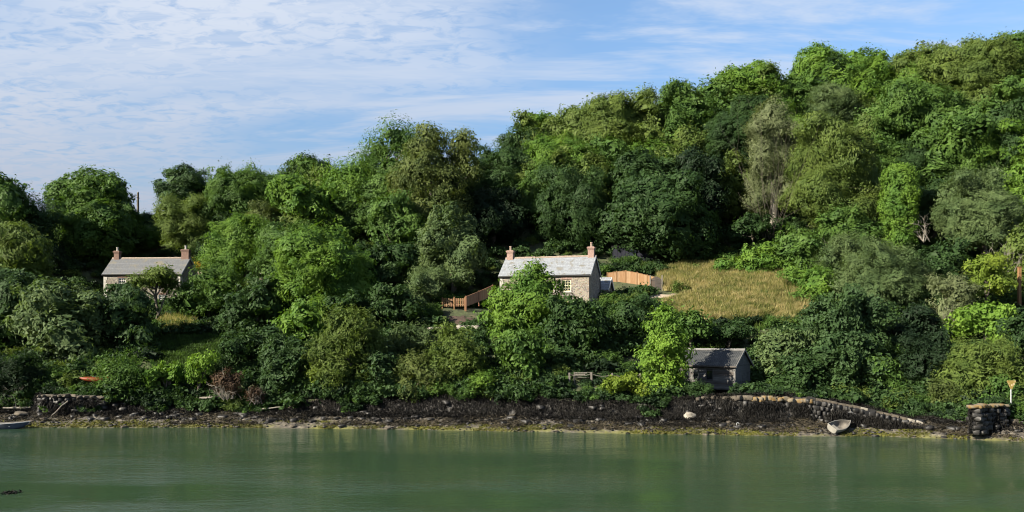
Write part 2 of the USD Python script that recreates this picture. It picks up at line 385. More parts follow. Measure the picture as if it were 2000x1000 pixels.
water = usdkit.material(stage, '/World/Looks/estuary_water', {
    'geo': ('geometry', {}),
    'm1': ('mapping', {'mapping_type': 'point', 'scale': (0.55, 1.5, 1.0), 'rotation': (0, 0, 0.06)}),
    'n1': ('noise_texture', {'scale': 1.3, 'detail': 4.0, 'roughness': 0.55, 'distortion': 0.3}),
    'm2': ('mapping', {'mapping_type': 'point', 'scale': (0.04, 0.10, 1.0)}),
    'n2': ('noise_texture', {'scale': 1.0, 'detail': 3.0, 'roughness': 0.5}),
    'rr': ('map_range', {'range_type': 'smoothstep', 'from_min': 0.36, 'from_max': 0.66, 'to_min': 0.22, 'to_max': 1.15}),
    'm3': ('mapping', {'mapping_type': 'point', 'scale': (1.6, 4.2, 1.0), 'rotation': (0, 0, -0.08)}),
    'n3': ('noise_texture', {'scale': 1.6, 'detail': 3.0, 'roughness': 0.6}),
    'hs': ('math', {'math_type': 'multiply_add', 'value2': 0.60}),
    'h': ('math', {'math_type': 'multiply'}),
    'b': ('bump', {'strength': 0.45, 'distance': 0.15}),
    'p': ('principled_bsdf', {'base_color': (0.0190, 0.0380, 0.0200), 'roughness': 0.06, 'ior': 1.33, 'specular_ior_level': 0.5}),
}, [('geo.position', 'm1.vector'), ('geo.position', 'm2.vector'), ('m1.vector', 'n1.vector'), ('m2.vector', 'n2.vector'), ('n2.fac', 'rr.value'), ('geo.position', 'm3.vector'), ('m3.vector', 'n3.vector'), ('n3.fac', 'hs.value1'), ('n1.fac', 'hs.value3'), ('hs.value', 'h.value1'), ('rr.result', 'h.value2'), ('h.value', 'b.height'), ('b.normal', 'p.normal')], surface='p.BSDF')
wx, wy = np.meshgrid(np.linspace(-170, 190, 37), np.linspace(-40, 96, 15), indexing='ij')
v, q = grid_mesh(wx, wy, wx * 0)
top('water', (v, q), water, kind='structure', smooth=True)


# ------------------------------------------------------------------ foliage
def rand_dirs(rng, n):
    v = rng.normal(size=(n, 3))
    return v / np.linalg.norm(v, axis=1, keepdims=True)


def unit(v):
    return v / (np.linalg.norm(v, axis=-1, keepdims=True) + 1e-9)


def blades(rng, pos, nrm, axis, L, W):
    """One three-cornered leaf at each position, for trees too far off to show a leaf's outline."""
    nrm = unit(nrm)
    axis = unit(axis - nrm * (axis * nrm).sum(1, keepdims=True))
    side = np.cross(nrm, axis)
    n = len(pos)
    k = rng.uniform(0.65, 1.3, (n, 1))
    L, W = L * k, W * k * rng.uniform(0.8, 1.2, (n, 1))
    v = np.empty((n, 3, 3))
    v[:, 0] = pos + axis * L * 0.55
    v[:, 1] = pos + side * W * 0.55 - axis * L * 0.4
    v[:, 2] = pos - side * W * 0.55 - axis * L * 0.4
    return v.reshape(-1, 3), np.arange(3 * n).reshape(n, 3)


def kites(rng, pos, nrm, axis, L, W, fold=0.18):
    """One folded four-cornered leaf at each position: (vertices, quads)."""
    nrm = unit(nrm)
    axis = unit(axis - nrm * (axis * nrm).sum(1, keepdims=True))
    side = np.cross(nrm, axis)
    n = len(pos)
    k = rng.uniform(0.65, 1.3, (n, 1))
    L, W = L * k, W * k * rng.uniform(0.8, 1.2, (n, 1))
    v = np.empty((n, 4, 3))
    v[:, 0] = pos - axis * L * 0.5 - nrm * fold * W
    v[:, 1] = pos + side * W * 0.5 + nrm * fold * W * 0.4 + axis * L * 0.05
    v[:, 2] = pos + axis * L * 0.5 - nrm * fold * W
    v[:, 3] = pos - side * W * 0.5 + nrm * fold * W * 0.4 + axis * L * 0.05
    return v.reshape(-1, 3), np.arange(4 * n).reshape(n, 4)


STYLE = {  # leaf length, width, clump radius, cover, clump squash, upward pull, leaf droop, shoots (share, length)
    'ash': dict(L=.30, W=.145, rc=.80, cov=1.25, sq=.72, up=.30, droop=.55, sh=.22, sl=.7),
    'oak': dict(L=.30, W=.24, rc=.85, cov=1.25, sq=.70, up=.30, droop=.20, sh=.12, sl=.5),
    'bold': dict(L=.35, W=.28, rc=.72, cov=1.15, sq=.70, up=.15, droop=.60, sh=.10, sl=.5),
    'fine': dict(L=.24, W=.09, rc=.62, cov=1.35, sq=.95, up=.30, droop=.10, sh=.40, sl=.8),
    'spiky': dict(L=.36, W=.14, rc=.60, cov=1.20, sq=1.1, up=.45, droop=-.6, sh=.58, sl=2.7),
    'dense': dict(L=.24, W=.15, rc=.70, cov=1.50, sq=.65, up=.35, droop=.1, sh=.08, sl=.4),
    'ivy': dict(L=.24, W=.21, rc=.45, cov=1.35, sq=1.0, up=.10, droop=.5, sh=.12, sl=.4),
    'hang': dict(L=.28, W=.15, rc=.75, cov=1.25, sq=1.15, up=.20, droop=.9, sh=.22, sl=.6),
}


def crown_mesh(rng, rx, ry, rz, style, lobes=None, density=1.0, leaf=1.0, low=-0.75, fine=False):
    """A crown of leaf clumps gathered in lobes, centred on the origin, within about rx, ry, rz."""
    S = STYLE[style]
    leaf *= 0.86 if fine else 1.05
    L, W, rc = S['L'] * leaf, S['W'] * leaf, S['rc'] * (0.82 + 0.18 * leaf) * min(1.0, 0.30 + 0.23 * min(rx, rz))
    R = np.array([rx, ry, rz])
    if lobes is None:
        nl = int(np.clip(8 + rx * rz * 0.45, 9, 26))
        d = rand_dirs(rng, nl * 4)
        d = d[d[:, 2] > low][:nl]
        d[0] = (rng.uniform(-.3, .3), -0.1, 1)
        d = d / (np.abs(d) ** 3).sum(1, keepdims=True) ** (1 / 3)      # a squarish outline, so that neighbours close up
        lr = min(rx, ry, rz * 1.1) * rng.uniform(0.24, 0.52, len(d))
        c = d * np.maximum(R - lr[:, None] * [1, 1, 0.85], 0.1) * rng.uniform(0.74, 1.04, (len(d), 1))
        k = int(rng.integers(2, 5))                                     # leaders that break the outline
        ld = np.column_stack([rng.uniform(-0.75, 0.75, k), rng.uniform(-0.5, 0.5, k), rng.uniform(0.45, 0.88, k)])
        c = np.vstack([c, ld * R]); lr = np.concatenate([lr, min(rx, rz) * rng.uniform(0.16, 0.30, k)])
        mid = c[: len(c) // 2] * [0.45, 0.45, 0.5]                      # fills the middle
        c = np.vstack([c, mid]); lr = np.concatenate([lr, np.full(len(mid), 0.45 * min(rx, rz))])
    else:
        a = np.asarray(lobes, float)
        c, lr = a[:, :3] * R, a[:, 3] * min(rx, rz)
    # clumps on the lobes
    cp, cd = [], []
    for k in range(len(c)):
        n = int(max(8, 4 * np.pi * lr[k] ** 2 / (rc * rc) * 0.85))
        u = rand_dirs(rng, n)
        p = c[k] + u * lr[k] * rng.uniform(0.80, 1.06, (n, 1)) * [1, 1, 0.88]
        keep = np.ones(n, bool)
        for j in range(len(c)):
            if j != k:
                keep &= np.linalg.norm((p - c[j]) / [1, 1, 0.88], axis=1) > lr[j] * 0.90
        keep &= ((p / R) ** 2).sum(1) > 0.20
        cp.append(p[keep]); cd.append(u[keep])
    cp, cd = np.vstack(cp), np.vstack(cd)
    cs = rng.uniform(0.7, 1.25, len(cp))
    area = 0.5 * L * W
    per = max(6, int(S['cov'] * density * 1.22 * rc * rc / area))
    idx = np.repeat(np.arange(len(cp)), per)
    v = rand_dirs(rng, len(idx))
    flip = (v * cd[idx]).sum(1) < -0.25
    v[flip] *= -1
    rad = rc * cs[idx] * rng.uniform(0.25, 1.0, len(idx)) ** 0.45
    pos = cp[idx] + v * rad[:, None] * [1, 1, S['sq']]
    sh = rng.random(len(idx)) < S['sh']
    if sh.any():   # leafy shoots that stand out of the clumps
        nsh = rng.integers(0, 4, sh.sum())
        tip = unit(cd[idx[sh]] * 0.8 + np.array([0, 0, S['up'] * 1.6 - 0.8 * max(S['droop'], 0)]) + 0.8 * (np.sin(idx[sh] * 12.9898 + nsh * 78.233)[:, None] * [1, 0, 0] + np.cos(idx[sh] * 39.425 + nsh * 11.1)[:, None] * [0, 1, 0.4]))
        t = rng.random(sh.sum())[:, None]
        pos[sh] = cp[idx[sh]] + tip * (rc * 0.5 + t * (rc * 0.55 + S['sl'] * rc)) + rand_dirs(rng, sh.sum()) * 0.10 * leaf
        v[sh] = tip
    nrm = 0.40 * v + 0.72 * cd[idx] + np.array([0, 0, S['up']]) + 0.60 * rand_dirs(rng, len(idx))
    axis = 0.6 * v + 0.7 * rand_dirs(rng, len(idx)) + np.array([0, 0, -S['droop']])
    V, Q = (blades if fine else kites)(rng, pos, nrm, axis, L, W)
    # the inner leaves that close the crown
    ni = int(70 * len(c))
    k = rng.integers(0, len(c), ni)
    u = rand_dirs(rng, ni)
    V2, Q2 = (blades if fine else kites)(rng, c[k] + u * lr[k][:, None] * rng.uniform(0.2, 0.78, (ni, 1)), u + 0.5 * rand_dirs(rng, ni), rand_dirs(rng, ni), 0.62 * lr[k][:, None], 0.5 * lr[k][:, None])
    P = np.vstack([V, V2])
    f = 2.2 / max(rx, rz)                                               # nothing grows as a perfect dome
    sd = rng.uniform(0, 90, 3)
    warp = np.stack([meshkit.fbm(P * f + sd + 31.7 * k, 2, 3 + k) - 0.5 for k in range(3)], -1)
    P = P + warp * np.array([0.55 * rx, 0.5 * ry, 0.42 * rz]) * (0.85 if lobes is None else 0.35)
    return P, np.vstack([Q, Q2 + len(V)]), c, lr


def wander(rng, a, b, n, amp):
    t = np.linspace(0, 1, n)[:, None]
    p = np.asarray(a) * (1 - t) + np.asarray(b) * t
    w = np.cumsum(rng.normal(0, amp, (n, 3)), 0)
    return p + (w - t * w[-1]) * np.sin(t * np.pi) ** 0.5


def plant(name, label, cat, px, top_y, width, bot_y, d, style, colour, seed, lobes=None, density=1.0, leaf=1.0, depth=0.9, group=None, wood=bark, trunk=True, low=-0.75, base=None):
    """A tree or shrub whose crown spans these pixels at distance d; it stands on the ground there."""
    rng = np.random.default_rng(seed)
    for _ in range(3):
        d = max(d, float(shore((px - CX) / FPX * d)) + 4.0 + 0.13 * width * d / FPX)
    k = d / FPX
    x, zt, zb = (px - CX) * k, CAMZ + (HY - top_y) * k, CAMZ + (HY - bot_y) * k
    rx, rz = width * k / 2 * 1.02, (zt - zb) / 2
    g = hz(x, d)
    cz = (zt + zb) / 2
    root = thing(name, label, cat, (x, d, g), 0, group)
    leaf *= rng.uniform(0.82, 1.22)
    v, q, c, lr = crown_mesh(rng, rx * 0.98, rx * depth, rz * 0.97, style, lobes, density, leaf, low, d > 86)
    v = v + [0, 0, cz - g]
    write(f'{root}/crown', v, quads=q if d <= 86 else None, tris=q if d > 86 else None, mat=LEAF[colour])
    if trunk:
        mb = MB()
        h = max(cz - g, 0.4)
        r0 = max(0.05, 0.035 * (zt - g))
        b0 = np.array([0, 0, -0.4])
        tip = np.array([rng.normal(0, 0.1 * rx), rng.normal(0, 0.1 * rx), cz - g + rz * 0.45])
        p = wander(rng, b0, tip, 8, 0.06 * h ** 0.5)
        mb.tube(p, np.linspace(r0, r0 * 0.25, 8), 7)
        part(root, 'trunk', mb, wood, smooth=True)
        mb = MB()
        for j in rng.permutation(len(c))[:9]:
            s = int(rng.integers(2, 6))
            mb.tube(wander(rng, p[s], c[j] + [0, 0, cz - g] , 6, 0.07), np.linspace(r0 * 0.5, 0.02, 6), 5)
        part(root, 'limb', mb, wood, smooth=True)
    return root


def twigs(rng, root, direction, length, radius, depth, mb, spread=0.6, curl=0.15, sides=4, up=0.1):
    """Bare branching wood."""
    n = 5
    p = [np.asarray(root, float)]
    d = unit(np.asarray(direction, float))
    for _ in range(n - 1):
        d = unit(d + rng.normal(0, curl, 3) + [0, 0, up * 0.2])
        p.append(p[-1] + d * length / (n - 1))
    p = np.array(p)
    mb.tube(p, np.linspace(radius, radius * 0.45, n), sides, cap=False)
    if depth:
        for k in range(int(rng.integers(3, 5))):
            s = int(rng.integers(1, n))
            twigs(rng, p[s], d + rng.normal(0, spread, 3) + [0, 0, up], length * rng.uniform(0.5, 0.75), radius * 0.5, depth - 1, mb, spread, curl, 3 if depth < 3 else sides, up)

# ------------------------------------------------------------------ stone cottages
def stone_look(name, c1, c2, c3, mortar, size=3.4):
    return usdkit.material(stage, '/World/Looks/' + name, {
        'tc': ('texture_coordinate', {}), 'mp': ('mapping', {'mapping_type': 'point', 'scale': (1, 1, 1.75)}),
        'v': ('voronoi_texture', {'scale': size, 'feature': 'f1', 'randomness': 0.9}),
        'e': ('voronoi_texture', {'scale': size, 'feature': 'distance_to_edge', 'randomness': 0.9}),
        'sp': ('separate_color', {'color_type': 'rgb'}),
        'r': ('rgb_ramp', {'ramp': [(0.15, c1), (0.5, c2), (0.85, c3)]}),
        'er': ('map_range', {'range_type': 'smoothstep', 'from_min': 0.02, 'from_max': 0.09, 'to_min': 0.0, 'to_max': 1.0}),
        'mx': ('mix_color', {'a': mortar}),
        'n': ('noise_texture', {'scale': 9.0, 'detail': 6.0}), 'nm': ('mix_color', {'blend_type': 'multiply', 'fac': 0.5}),
        'b': ('bump', {'strength': 0.8, 'distance': 0.04}),
        'p': ('principled_bsdf', {'roughness': 0.9, 'specular_ior_level': 0.2}),
    }, [('tc.object', 'mp.vector'), ('mp.vector', 'v.vector'), ('mp.vector', 'e.vector'), ('tc.object', 'n.vector'), ('v.color', 'sp.color'), ('sp.r', 'r.fac'), ('e.distance', 'er.value'), ('er.result', 'mx.fac'), ('r.color', 'mx.b'),
        ('mx.result', 'nm.a'), ('n.color', 'nm.b'), ('nm.result', 'p.base_color'), ('er.result', 'b.height'), ('b.normal', 'p.normal')], surface='p.BSDF')


stone_a = stone_look('rubble_stone_buff', (0.185, 0.142, 0.108), (0.275, 0.238, 0.19), (0.14, 0.122, 0.112), (0.31, 0.29, 0.25))
stone_b = stone_look('rubble_stone_grey', (0.15, 0.13, 0.11), (0.23, 0.20, 0.16), (0.12, 0.11, 0.10), (0.26, 0.24, 0.20))
slate_a = look('slate_pale_grey', (0.1358, 0.1460, 0.1622), (0.1938, 0.2070, 0.2237), 3.0, 0.6, 0.2, 0.01, stretch=(3, 1, 1), lo=0.38, hi=0.62, c3=(0.12, 0.115, 0.10), s3=1.6, lo3=0.52, hi3=0.68)
slate_b = look('slate_grey_brown', (0.0710, 0.0733, 0.0787), (0.1096, 0.1149, 0.1211), 3.0, 0.65, 0.2, 0.01, stretch=(3, 1, 1), c3=(0.12, 0.11, 0.085), s3=1.1, lo3=0.5, hi3=0.7)
terracotta = look('terracotta', (0.1440, 0.1035, 0.0800), (0.2016, 0.1665, 0.1350), 5.0, 0.8, 0.2, 0.01)
brick_a = look('brick_pinkish', (0.1445, 0.0892, 0.0723), (0.2295, 0.1615, 0.1360), 8.0, 0.85, 0.4, 0.01)
brick_b = look('brick_dark_brown', (0.082, 0.048, 0.037), (0.143, 0.092, 0.071), 8.0, 0.85, 0.4, 0.01)
white = look('white_paint', (0.4896, 0.4824, 0.4560), (0.5440, 0.5368, 0.5096), 4.0, 0.55, 0.05, 0.005)
cream = look('cream_paint', (0.449, 0.408, 0.245), (0.517, 0.476, 0.313), 4.0, 0.55, 0.05, 0.005)
black_paint = look('black_paint', (0.0080, 0.0080, 0.0088), (0.0140, 0.0140, 0.0152), 4.0, 0.5, 0.05, 0.005)
lead = look('lead_flashing', (0.20, 0.21, 0.22), (0.30, 0.31, 0.32), 5.0, 0.6, 0.1, 0.01)
limewash = look('limewashed_stone', (0.2407, 0.2264, 0.1986), (0.3142, 0.3053, 0.2774), 3.5, 0.9, 0.5, 0.02)
glass = usdkit.material(stage, '/World/Looks/window_glass', {'p': ('principled_bsdf', {'base_color': (0.012, 0.014, 0.016), 'roughness': 0.06, 'specular_ior_level': 0.6})}, [], surface='p.BSDF')


def sash(parent, x, y, z, w, h, mat_frame, cols=3, rows=4, sill=limewash, lintel=None, face=-1, name='window'):
    """A sash window in a wall that faces -y, its outer face 7 cm inside the wall."""
    mb = MB()
    f, b, yy = 0.09, 0.035, y + 0.07
    mb.box(x - w / 2, x - w / 2 + f, yy, yy + 0.09, z, z + h).box(x + w / 2 - f, x + w / 2, yy, yy + 0.09, z, z + h)
    mb.box(x - w / 2 + f, x + w / 2 - f, yy, yy + 0.09, z, z + f).box(x - w / 2 + f, x + w / 2 - f, yy, yy + 0.09, z + h - f, z + h)
    for k in range(1, cols):
        xx = x - w / 2 + f + (w - 2 * f) * k / cols
        mb.box(xx - b / 2, xx + b / 2, yy + 0.012, yy + 0.06, z + f, z + h - f)
    for k in range(1, rows):
        zz = z + f + (h - 2 * f) * k / rows
        t = b * (1.6 if 2 * k == rows else 1)
        mb.box(x - w / 2 + f, x + w / 2 - f, yy + 0.008, yy + 0.066, zz - t / 2, zz + t / 2)
    p = part(parent, name, mb, mat_frame)
    part(p, 'pane', MB().box(x - w / 2 + 0.05, x + w / 2 - 0.05, yy + 0.045, yy + 0.055, z + 0.05, z + h - 0.05), glass)
    part(p, 'sill', MB().box(x - w / 2 - 0.08, x + w / 2 + 0.08, y - 0.07, y + 0.16, z - 0.11, z - 0.003), sill)
    if lintel is not None:
        lb = MB()
        n = 7
        for k in range(n):   # a flat arch with a raised keystone
            x0 = x - w / 2 - 0.14 + (w + 0.28) * k / n
            kk = k == n // 2
            lb.box(x0 + 0.008, x0 + (w + 0.28) / n - 0.008, y - (0.05 if kk else 0.015), y + 0.12, z + h + 0.003, z + h + (0.36 if kk else 0.24))
        part(p, 'lintel', lb, lintel)
    return p


def gable_roof(parent, x0, x1, y0, y1, ze, zr, mat, courses=13, name='roof', thick=0.05):
    """Two slopes of overlapping slate courses."""
    mb, ym = MB(), (y0 + y1) / 2
    for ya in (y0, y1):
        for k in range(courses):
            t0, t1 = k / courses, (k + 1.25) / courses
            p0 = np.array([ya + (ym - ya) * t0, ze + (zr - ze) * t0 + 0.035])
            p1 = np.array([ya + (ym - ya) * min(t1, 1), ze + (zr - ze) * min(t1, 1)])
            n = np.array([-(p1 - p0)[1], (p1 - p0)[0]]) * (1 if ya == y0 else -1); n /= np.linalg.norm(n)
            mb.prism([tuple(p0), tuple(p1), tuple(p1 + n * thick), tuple(p0 + n * thick)], x0, x1)
    return part(parent, name, mb, mat)


def wall_shell(L, D, h, rise, base, openings):
    cs = m3.CrossSection([[(0, base), (D, base), (D, h), (D / 2, h + rise), (0, h)]])
    body = m3.Manifold.extrude(cs, L)            # (y, z) drawn in the plane, swept along the third axis
    v = np.array(body.to_mesh().vert_properties[:, :3]); f = np.array(body.to_mesh().tri_verts)
    v = np.column_stack([v[:, 2] - L / 2, v[:, 0], v[:, 1]])
    body = m3.Manifold(m3.Mesh(np.ascontiguousarray(v, np.float32), np.ascontiguousarray(f, np.uint32)))
    if body.volume() < 0:
        raise ValueError('inside out')
    for x, y, z, w, hh, dep in openings:
        body -= m3.Manifold.cube((w, dep, hh)).translate((x - w / 2, y - 0.1, z))
    return body


def chimney(roof, x, y, z0, z1, w, d, brick, pot_mat, pot=0.5, sides=10):
    mb = MB().box(x - w / 2, x + w / 2, y - d / 2, y + d / 2, z0, z1 - 0.32)
    mb.box(x - w / 2 - 0.05, x + w / 2 + 0.05, y - d / 2 - 0.05, y + d / 2 + 0.05, z1 - 0.317, z1 - 0.20)
    mb.box(x - w / 2 - 0.10, x + w / 2 + 0.10, y - d / 2 - 0.10, y + d / 2 + 0.10, z1 - 0.197, z1 - 0.08)
    mb.box(x - w / 2 - 0.03, x + w / 2 + 0.03, y - d / 2 - 0.03, y + d / 2 + 0.03, z1 - 0.077, z1)
    c = part(roof, 'chimney', mb, brick)
    part(c, 'chimney_pot', MB().lathe([(0.01, 0), (0.17, 0), (0.14, 0.1), (0.125, pot - 0.12), (0.165, pot - 0.1), (0.165, pot), (0.10, pot), (0.09, pot - 0.25)], (x, y, z1 + 0.002), sides), pot_mat, smooth=30)
    return c


def ridge_row(roof, x0, x1, y, z, mat):
    mb, n = MB(), int((x1 - x0) / 0.45)
    w = (x1 - x0) / n
    for k in range(n):
        e = 0.012 * (k % 2)
        mb.prism([(y - 0.16, z - 0.10), (y - 0.13, z + 0.0 + e), (y - 0.05, z + 0.09 + e), (y + 0.05, z + 0.09 + e), (y + 0.13, z + 0.0 + e), (y + 0.16, z - 0.10)], x0 + k * w + 0.006, x0 + (k + 1) * w - 0.006)
    part(roof, 'ridge_tile', mb, mat)


def cottage(label, loc, rot, L, D, h, rise, base, walls, slates, bricks, potm, ups, downs, door_x, stacks, trim, frame):
    t = thing('stone_cottage', label, 'cottage', loc, rot)
    ww, wh = 1.0, 1.32
    opens = [(x, 0, z, ww, wh, 0.5) for x, z in ups + downs] + [(door_x, 0, 0.02, 1.0, 2.02, 0.5)]
    part(t, 'wall', wall_shell(L, D, h, rise, base, opens), walls)
    for x, z in ups + downs:
        sash(t, x, 0, z, ww, wh, frame, lintel=bricks)
    dd = part(t, 'door', MB().box(door_x - 0.48, door_x + 0.48, 0.12, 0.17, 0.03, 2.0), trim)
    part(dd, 'handle', MB().tube([(door_x + 0.36, 0.06, 1.0), (door_x + 0.36, 0.115, 1.0)], 0.03, 8), black_paint)
    ov = 0.16
    roof = gable_roof(t, -L / 2 - ov, L / 2 + ov, -0.22, D + 0.22, h - 0.22 * rise / (D / 2) + 0.03, h + rise + 0.03, slates)
    ridge_row(roof, -L / 2 - ov, L / 2 + ov, D / 2, h + rise + 0.10, terracotta)
    for x, top_z, w in stacks:
        chimney(roof, x, D / 2, h + rise - 0.45, h + rise + top_z, w, 0.62, bricks, potm)
    vb = MB()
    for s in (-1, 1):
        for ya in (-0.22, D + 0.22):
            vb.beam((s * (L / 2 + ov - 0.012), ya, h - 0.22 * rise / (D / 2) - 0.03), (s * (L / 2 + ov - 0.012), D / 2, h + rise - 0.03), 0.03, 0.14)
    part(roof, 'bargeboard', vb, lead)
    part(t, 'fascia', MB().box(-L / 2 - 0.1, L / 2 + 0.1, -0.06, -0.003, h - 0.27, h - 0.10), white)
    gt = MB().tube([(-L / 2 - 0.12, -0.16, h - 0.20), (L / 2 + 0.12, -0.16, h - 0.22)], 0.07, 8)
    part(t, 'gutter', gt, black_paint, smooth=True)
    part(t, 'downpipe', MB().tube([(L / 2 - 0.06, -0.09, h - 0.24), (L / 2 - 0.06, -0.07, base + 0.8)], 0.045, 8), black_paint, smooth=True)
    part(t, 'downpipe', MB().tube([(L / 2 + 0.06, D - 0.1, h - 0.30), (L / 2 + 0.06, D - 0.1, base + 0.8)], 0.05, 8), black_paint, smooth=True)
    return t, roof


# the cottage in the middle of the picture
rotA = -18.0
ca, sa = math.cos(math.radians(rotA)), math.sin(math.radians(rotA))
LA, DA, HA = 10.4, 5.0, 4.55
cornerA = at(1152.5, 600, 97.0)
baseA = 10.1
locA = (cornerA[0] - ca * LA / 2, cornerA[1] - sa * LA / 2, baseA)
cA, roofA = cottage('grey stone cottage with pale slate roof and pink chimneys on the middle slope', locA, rotA, LA, DA, HA, 2.06, -1.6, stone_a, slate_a, brick_a, terracotta,
                    [(-2.9, 2.63), (2.55, 2.63)], [(-2.9, 0.45), (2.55, 0.45)], -0.2, [(-LA / 2 + 0.45, 0.98, 0.72), (LA / 2 - 0.42, 1.12, 0.68)], black_paint, cream)
qb = MB()
for k in range(11):   # whitewashed corner stones at the left end
    w = 0.42 if k % 2 else 0.28
    qb.box(-LA / 2 - 0.025, -LA / 2 + w, -0.025, 0.3, 0.02 + k * 0.39, 0.39 + k * 0.39)
part(cA, 'corner_stone', qb, limewash)
eb = m3.Manifold.cube((2.6, 3.2, 4.6)).translate((LA / 2 - 1.75, DA + 0.004, -1.6))
extA = part(cA, 'rear_extension', eb, stone_a)
pb = MB()
pb.prism([(DA + 0.05, 3.0), (DA + 3.3, 3.0), (DA + 1.65, 4.35)], LA / 2 - 1.7, LA / 2 + 0.78)
part(extA, 'gable_wall', pb, stone_a)
rx_ = gable_roof(extA, LA / 2 - 1.7, LA / 2 + 1.0, DA - 0.0, DA + 3.4, 2.95, 4.5, slate_a, 7)
vb = MB()
for ya in (DA + 0.0, DA + 3.4):
    vb.beam((LA / 2 + 1.03, ya, 2.93), (LA / 2 + 1.03, DA + 1.7, 4.42), 0.05, 0.26)
part(rx_, 'bargeboard', vb, white)
for yy in (DA + 0.75, DA + 2.1):
    wb = MB()
    for a, b in ((yy, yy + 0.09), (yy + 0.75, yy + 0.84)):
        wb.box(LA / 2 + 0.852, LA / 2 + 0.91, a, b, 0.9, 2.6)
    for a, b in ((0.9, 1.0), (1.72, 1.79), (2.5, 2.6)):
        wb.box(LA / 2 + 0.852, LA / 2 + 0.905, yy + 0.09, yy + 0.75, a, b)
    p = part(extA, 'window', wb, white)
    part(p, 'pane', MB().box(LA / 2 + 0.853, LA / 2 + 0.87, yy + 0.09, yy + 0.75, 1.0, 2.5), glass)

# the cottage on the left
rotB = -4.0
cb_, sb_ = math.cos(math.radians(rotB)), math.sin(math.radians(rotB))
LB, DB, HB = 10.5, 5.0, 4.45
cornerB = at(354, 600, 116.0)
locB = (cornerB[0] - cb_ * LB / 2, cornerB[1] - sb_ * LB / 2, 11.55)
cB, roofB = cottage('weathered stone cottage with brown-grey slate roof and dark chimneys half hidden by trees', locB, rotB, LB, DB, HB, 2.15, -1.2, stone_b, slate_b, brick_b, limewash,
                    [(-2.75, 2.55), (2.6, 2.55)], [(-2.75, 0.35), (2.75, 0.35)], 0.0, [(-LB / 2 + 0.55, 1.05, 0.68), (LB / 2 - 0.5, 1.20, 1.0)], white, white)
qb = MB()
for s in (-1, 1):
    for k in range(10):
        w = 0.46 if k % 2 else 0.30
        a, b = (-LB / 2 - 0.02, -LB / 2 + w) if s < 0 else (LB / 2 - w, LB / 2 + 0.02)
        qb.box(a, b, -0.025, 0.3, 0.02 + k * 0.40, 0.40 + k * 0.40)
part(cB, 'corner_stone', qb, limewash)
e2 = MB().box(LB / 2 - 0.4, LB / 2 + 1.6, DB + 0.6, DB + 3.6, -1.2, 4.3)
extB = part(cB, 'rear_extension', e2, stone_b)
gable_roof(extB, LB / 2 - 0.6, LB / 2 + 1.75, DB + 0.45, DB + 3.75, 4.3, 5.3, terracotta, 6)

# dark outbuilding behind the middle cottage
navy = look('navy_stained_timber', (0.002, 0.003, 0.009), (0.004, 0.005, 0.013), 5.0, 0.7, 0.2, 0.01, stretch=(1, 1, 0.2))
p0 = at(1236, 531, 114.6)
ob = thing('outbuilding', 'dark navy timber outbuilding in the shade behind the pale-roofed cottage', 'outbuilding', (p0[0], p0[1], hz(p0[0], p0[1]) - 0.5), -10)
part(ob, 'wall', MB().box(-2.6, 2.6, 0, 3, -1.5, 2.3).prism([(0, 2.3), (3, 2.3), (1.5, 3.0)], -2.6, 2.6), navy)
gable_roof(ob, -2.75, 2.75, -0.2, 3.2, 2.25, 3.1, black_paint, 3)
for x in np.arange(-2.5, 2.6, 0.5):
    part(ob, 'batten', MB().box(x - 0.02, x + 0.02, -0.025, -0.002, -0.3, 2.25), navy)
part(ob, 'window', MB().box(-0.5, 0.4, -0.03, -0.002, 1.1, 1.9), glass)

# ------------------------------------------------------------------ boat shed on posts
weathered = look('weathered_grey_board', (0.0418, 0.0403, 0.0394), (0.0969, 0.0920, 0.0871), 3.0, 0.85, 0.5, 0.015, stretch=(0.5, 0.5, 6), lo=0.34, hi=0.66)
weathered2 = look('weathered_brown_board', (0.0335, 0.0285, 0.0251), (0.0768, 0.0669, 0.0600), 3.0, 0.85, 0.5, 0.015, stretch=(0.5, 0.5, 6), lo=0.34, hi=0.66)
weathered3 = look('weathered_pale_board', (0.0669, 0.0654, 0.0635), (0.1338, 0.1304, 0.1240), 3.0, 0.85, 0.5, 0.015, stretch=(0.5, 0.5, 6), lo=0.34, hi=0.66)
slatey = look('blue_grey_boarding', (0.0375, 0.0425, 0.0475), (0.0650, 0.0700, 0.0750), 3.0, 0.85, 0.3, 0.015, stretch=(0.5, 0.5, 6))
tin = look('corrugated_dark_sheet', (0.0191, 0.0210, 0.0225), (0.0330, 0.0345, 0.0356), 2.0, 0.55, 0.2, 0.01, c3=(0.07, 0.07, 0.066), s3=1.2, lo3=0.55, hi3=0.75)
dark_inside = look('dark_interior', (0.006, 0.006, 0.007), (0.010, 0.010, 0.011), 2.0, 0.9, 0.0, 0.01)
rotS = -40.0
cs_, ss_ = math.cos(math.radians(rotS)), math.sin(math.radians(rotS))
LS, DS, HS = 5.7, 3.0, 2.12
cornS = at(1436.5, 759, 78.0)
shed = thing('boat_shed', 'weathered grey plank boat shed on posts with dark corrugated roof above the sea wall', 'shed', (cornS[0] - cs_ * LS / 2, cornS[1] - ss_ * LS / 2, cornS[2]), rotS)
rngS = np.random.default_rng(4)
wins = [(-1.85, 0.78, 0.46), (-0.98, 0.78, 0.46), (0.35, 0.72, 0.62)]      # centre x, sill, width
inner = m3.Manifold.cube((LS - 0.1, DS - 0.1, HS)).translate((-LS / 2 + 0.05, 0.05, 0))
part(shed, 'wall', inner - m3.Manifold.cube((LS - 0.3, DS - 0.3, HS - 0.1)).translate((-LS / 2 + 0.15, 0.15, 0.1)) - m3.Manifold.batch_boolean([m3.Manifold.cube((w, 0.5, 0.82)).translate((x - w / 2, -0.1, z)) for x, z, w in wins], m3.OpType.Add), dark_inside)
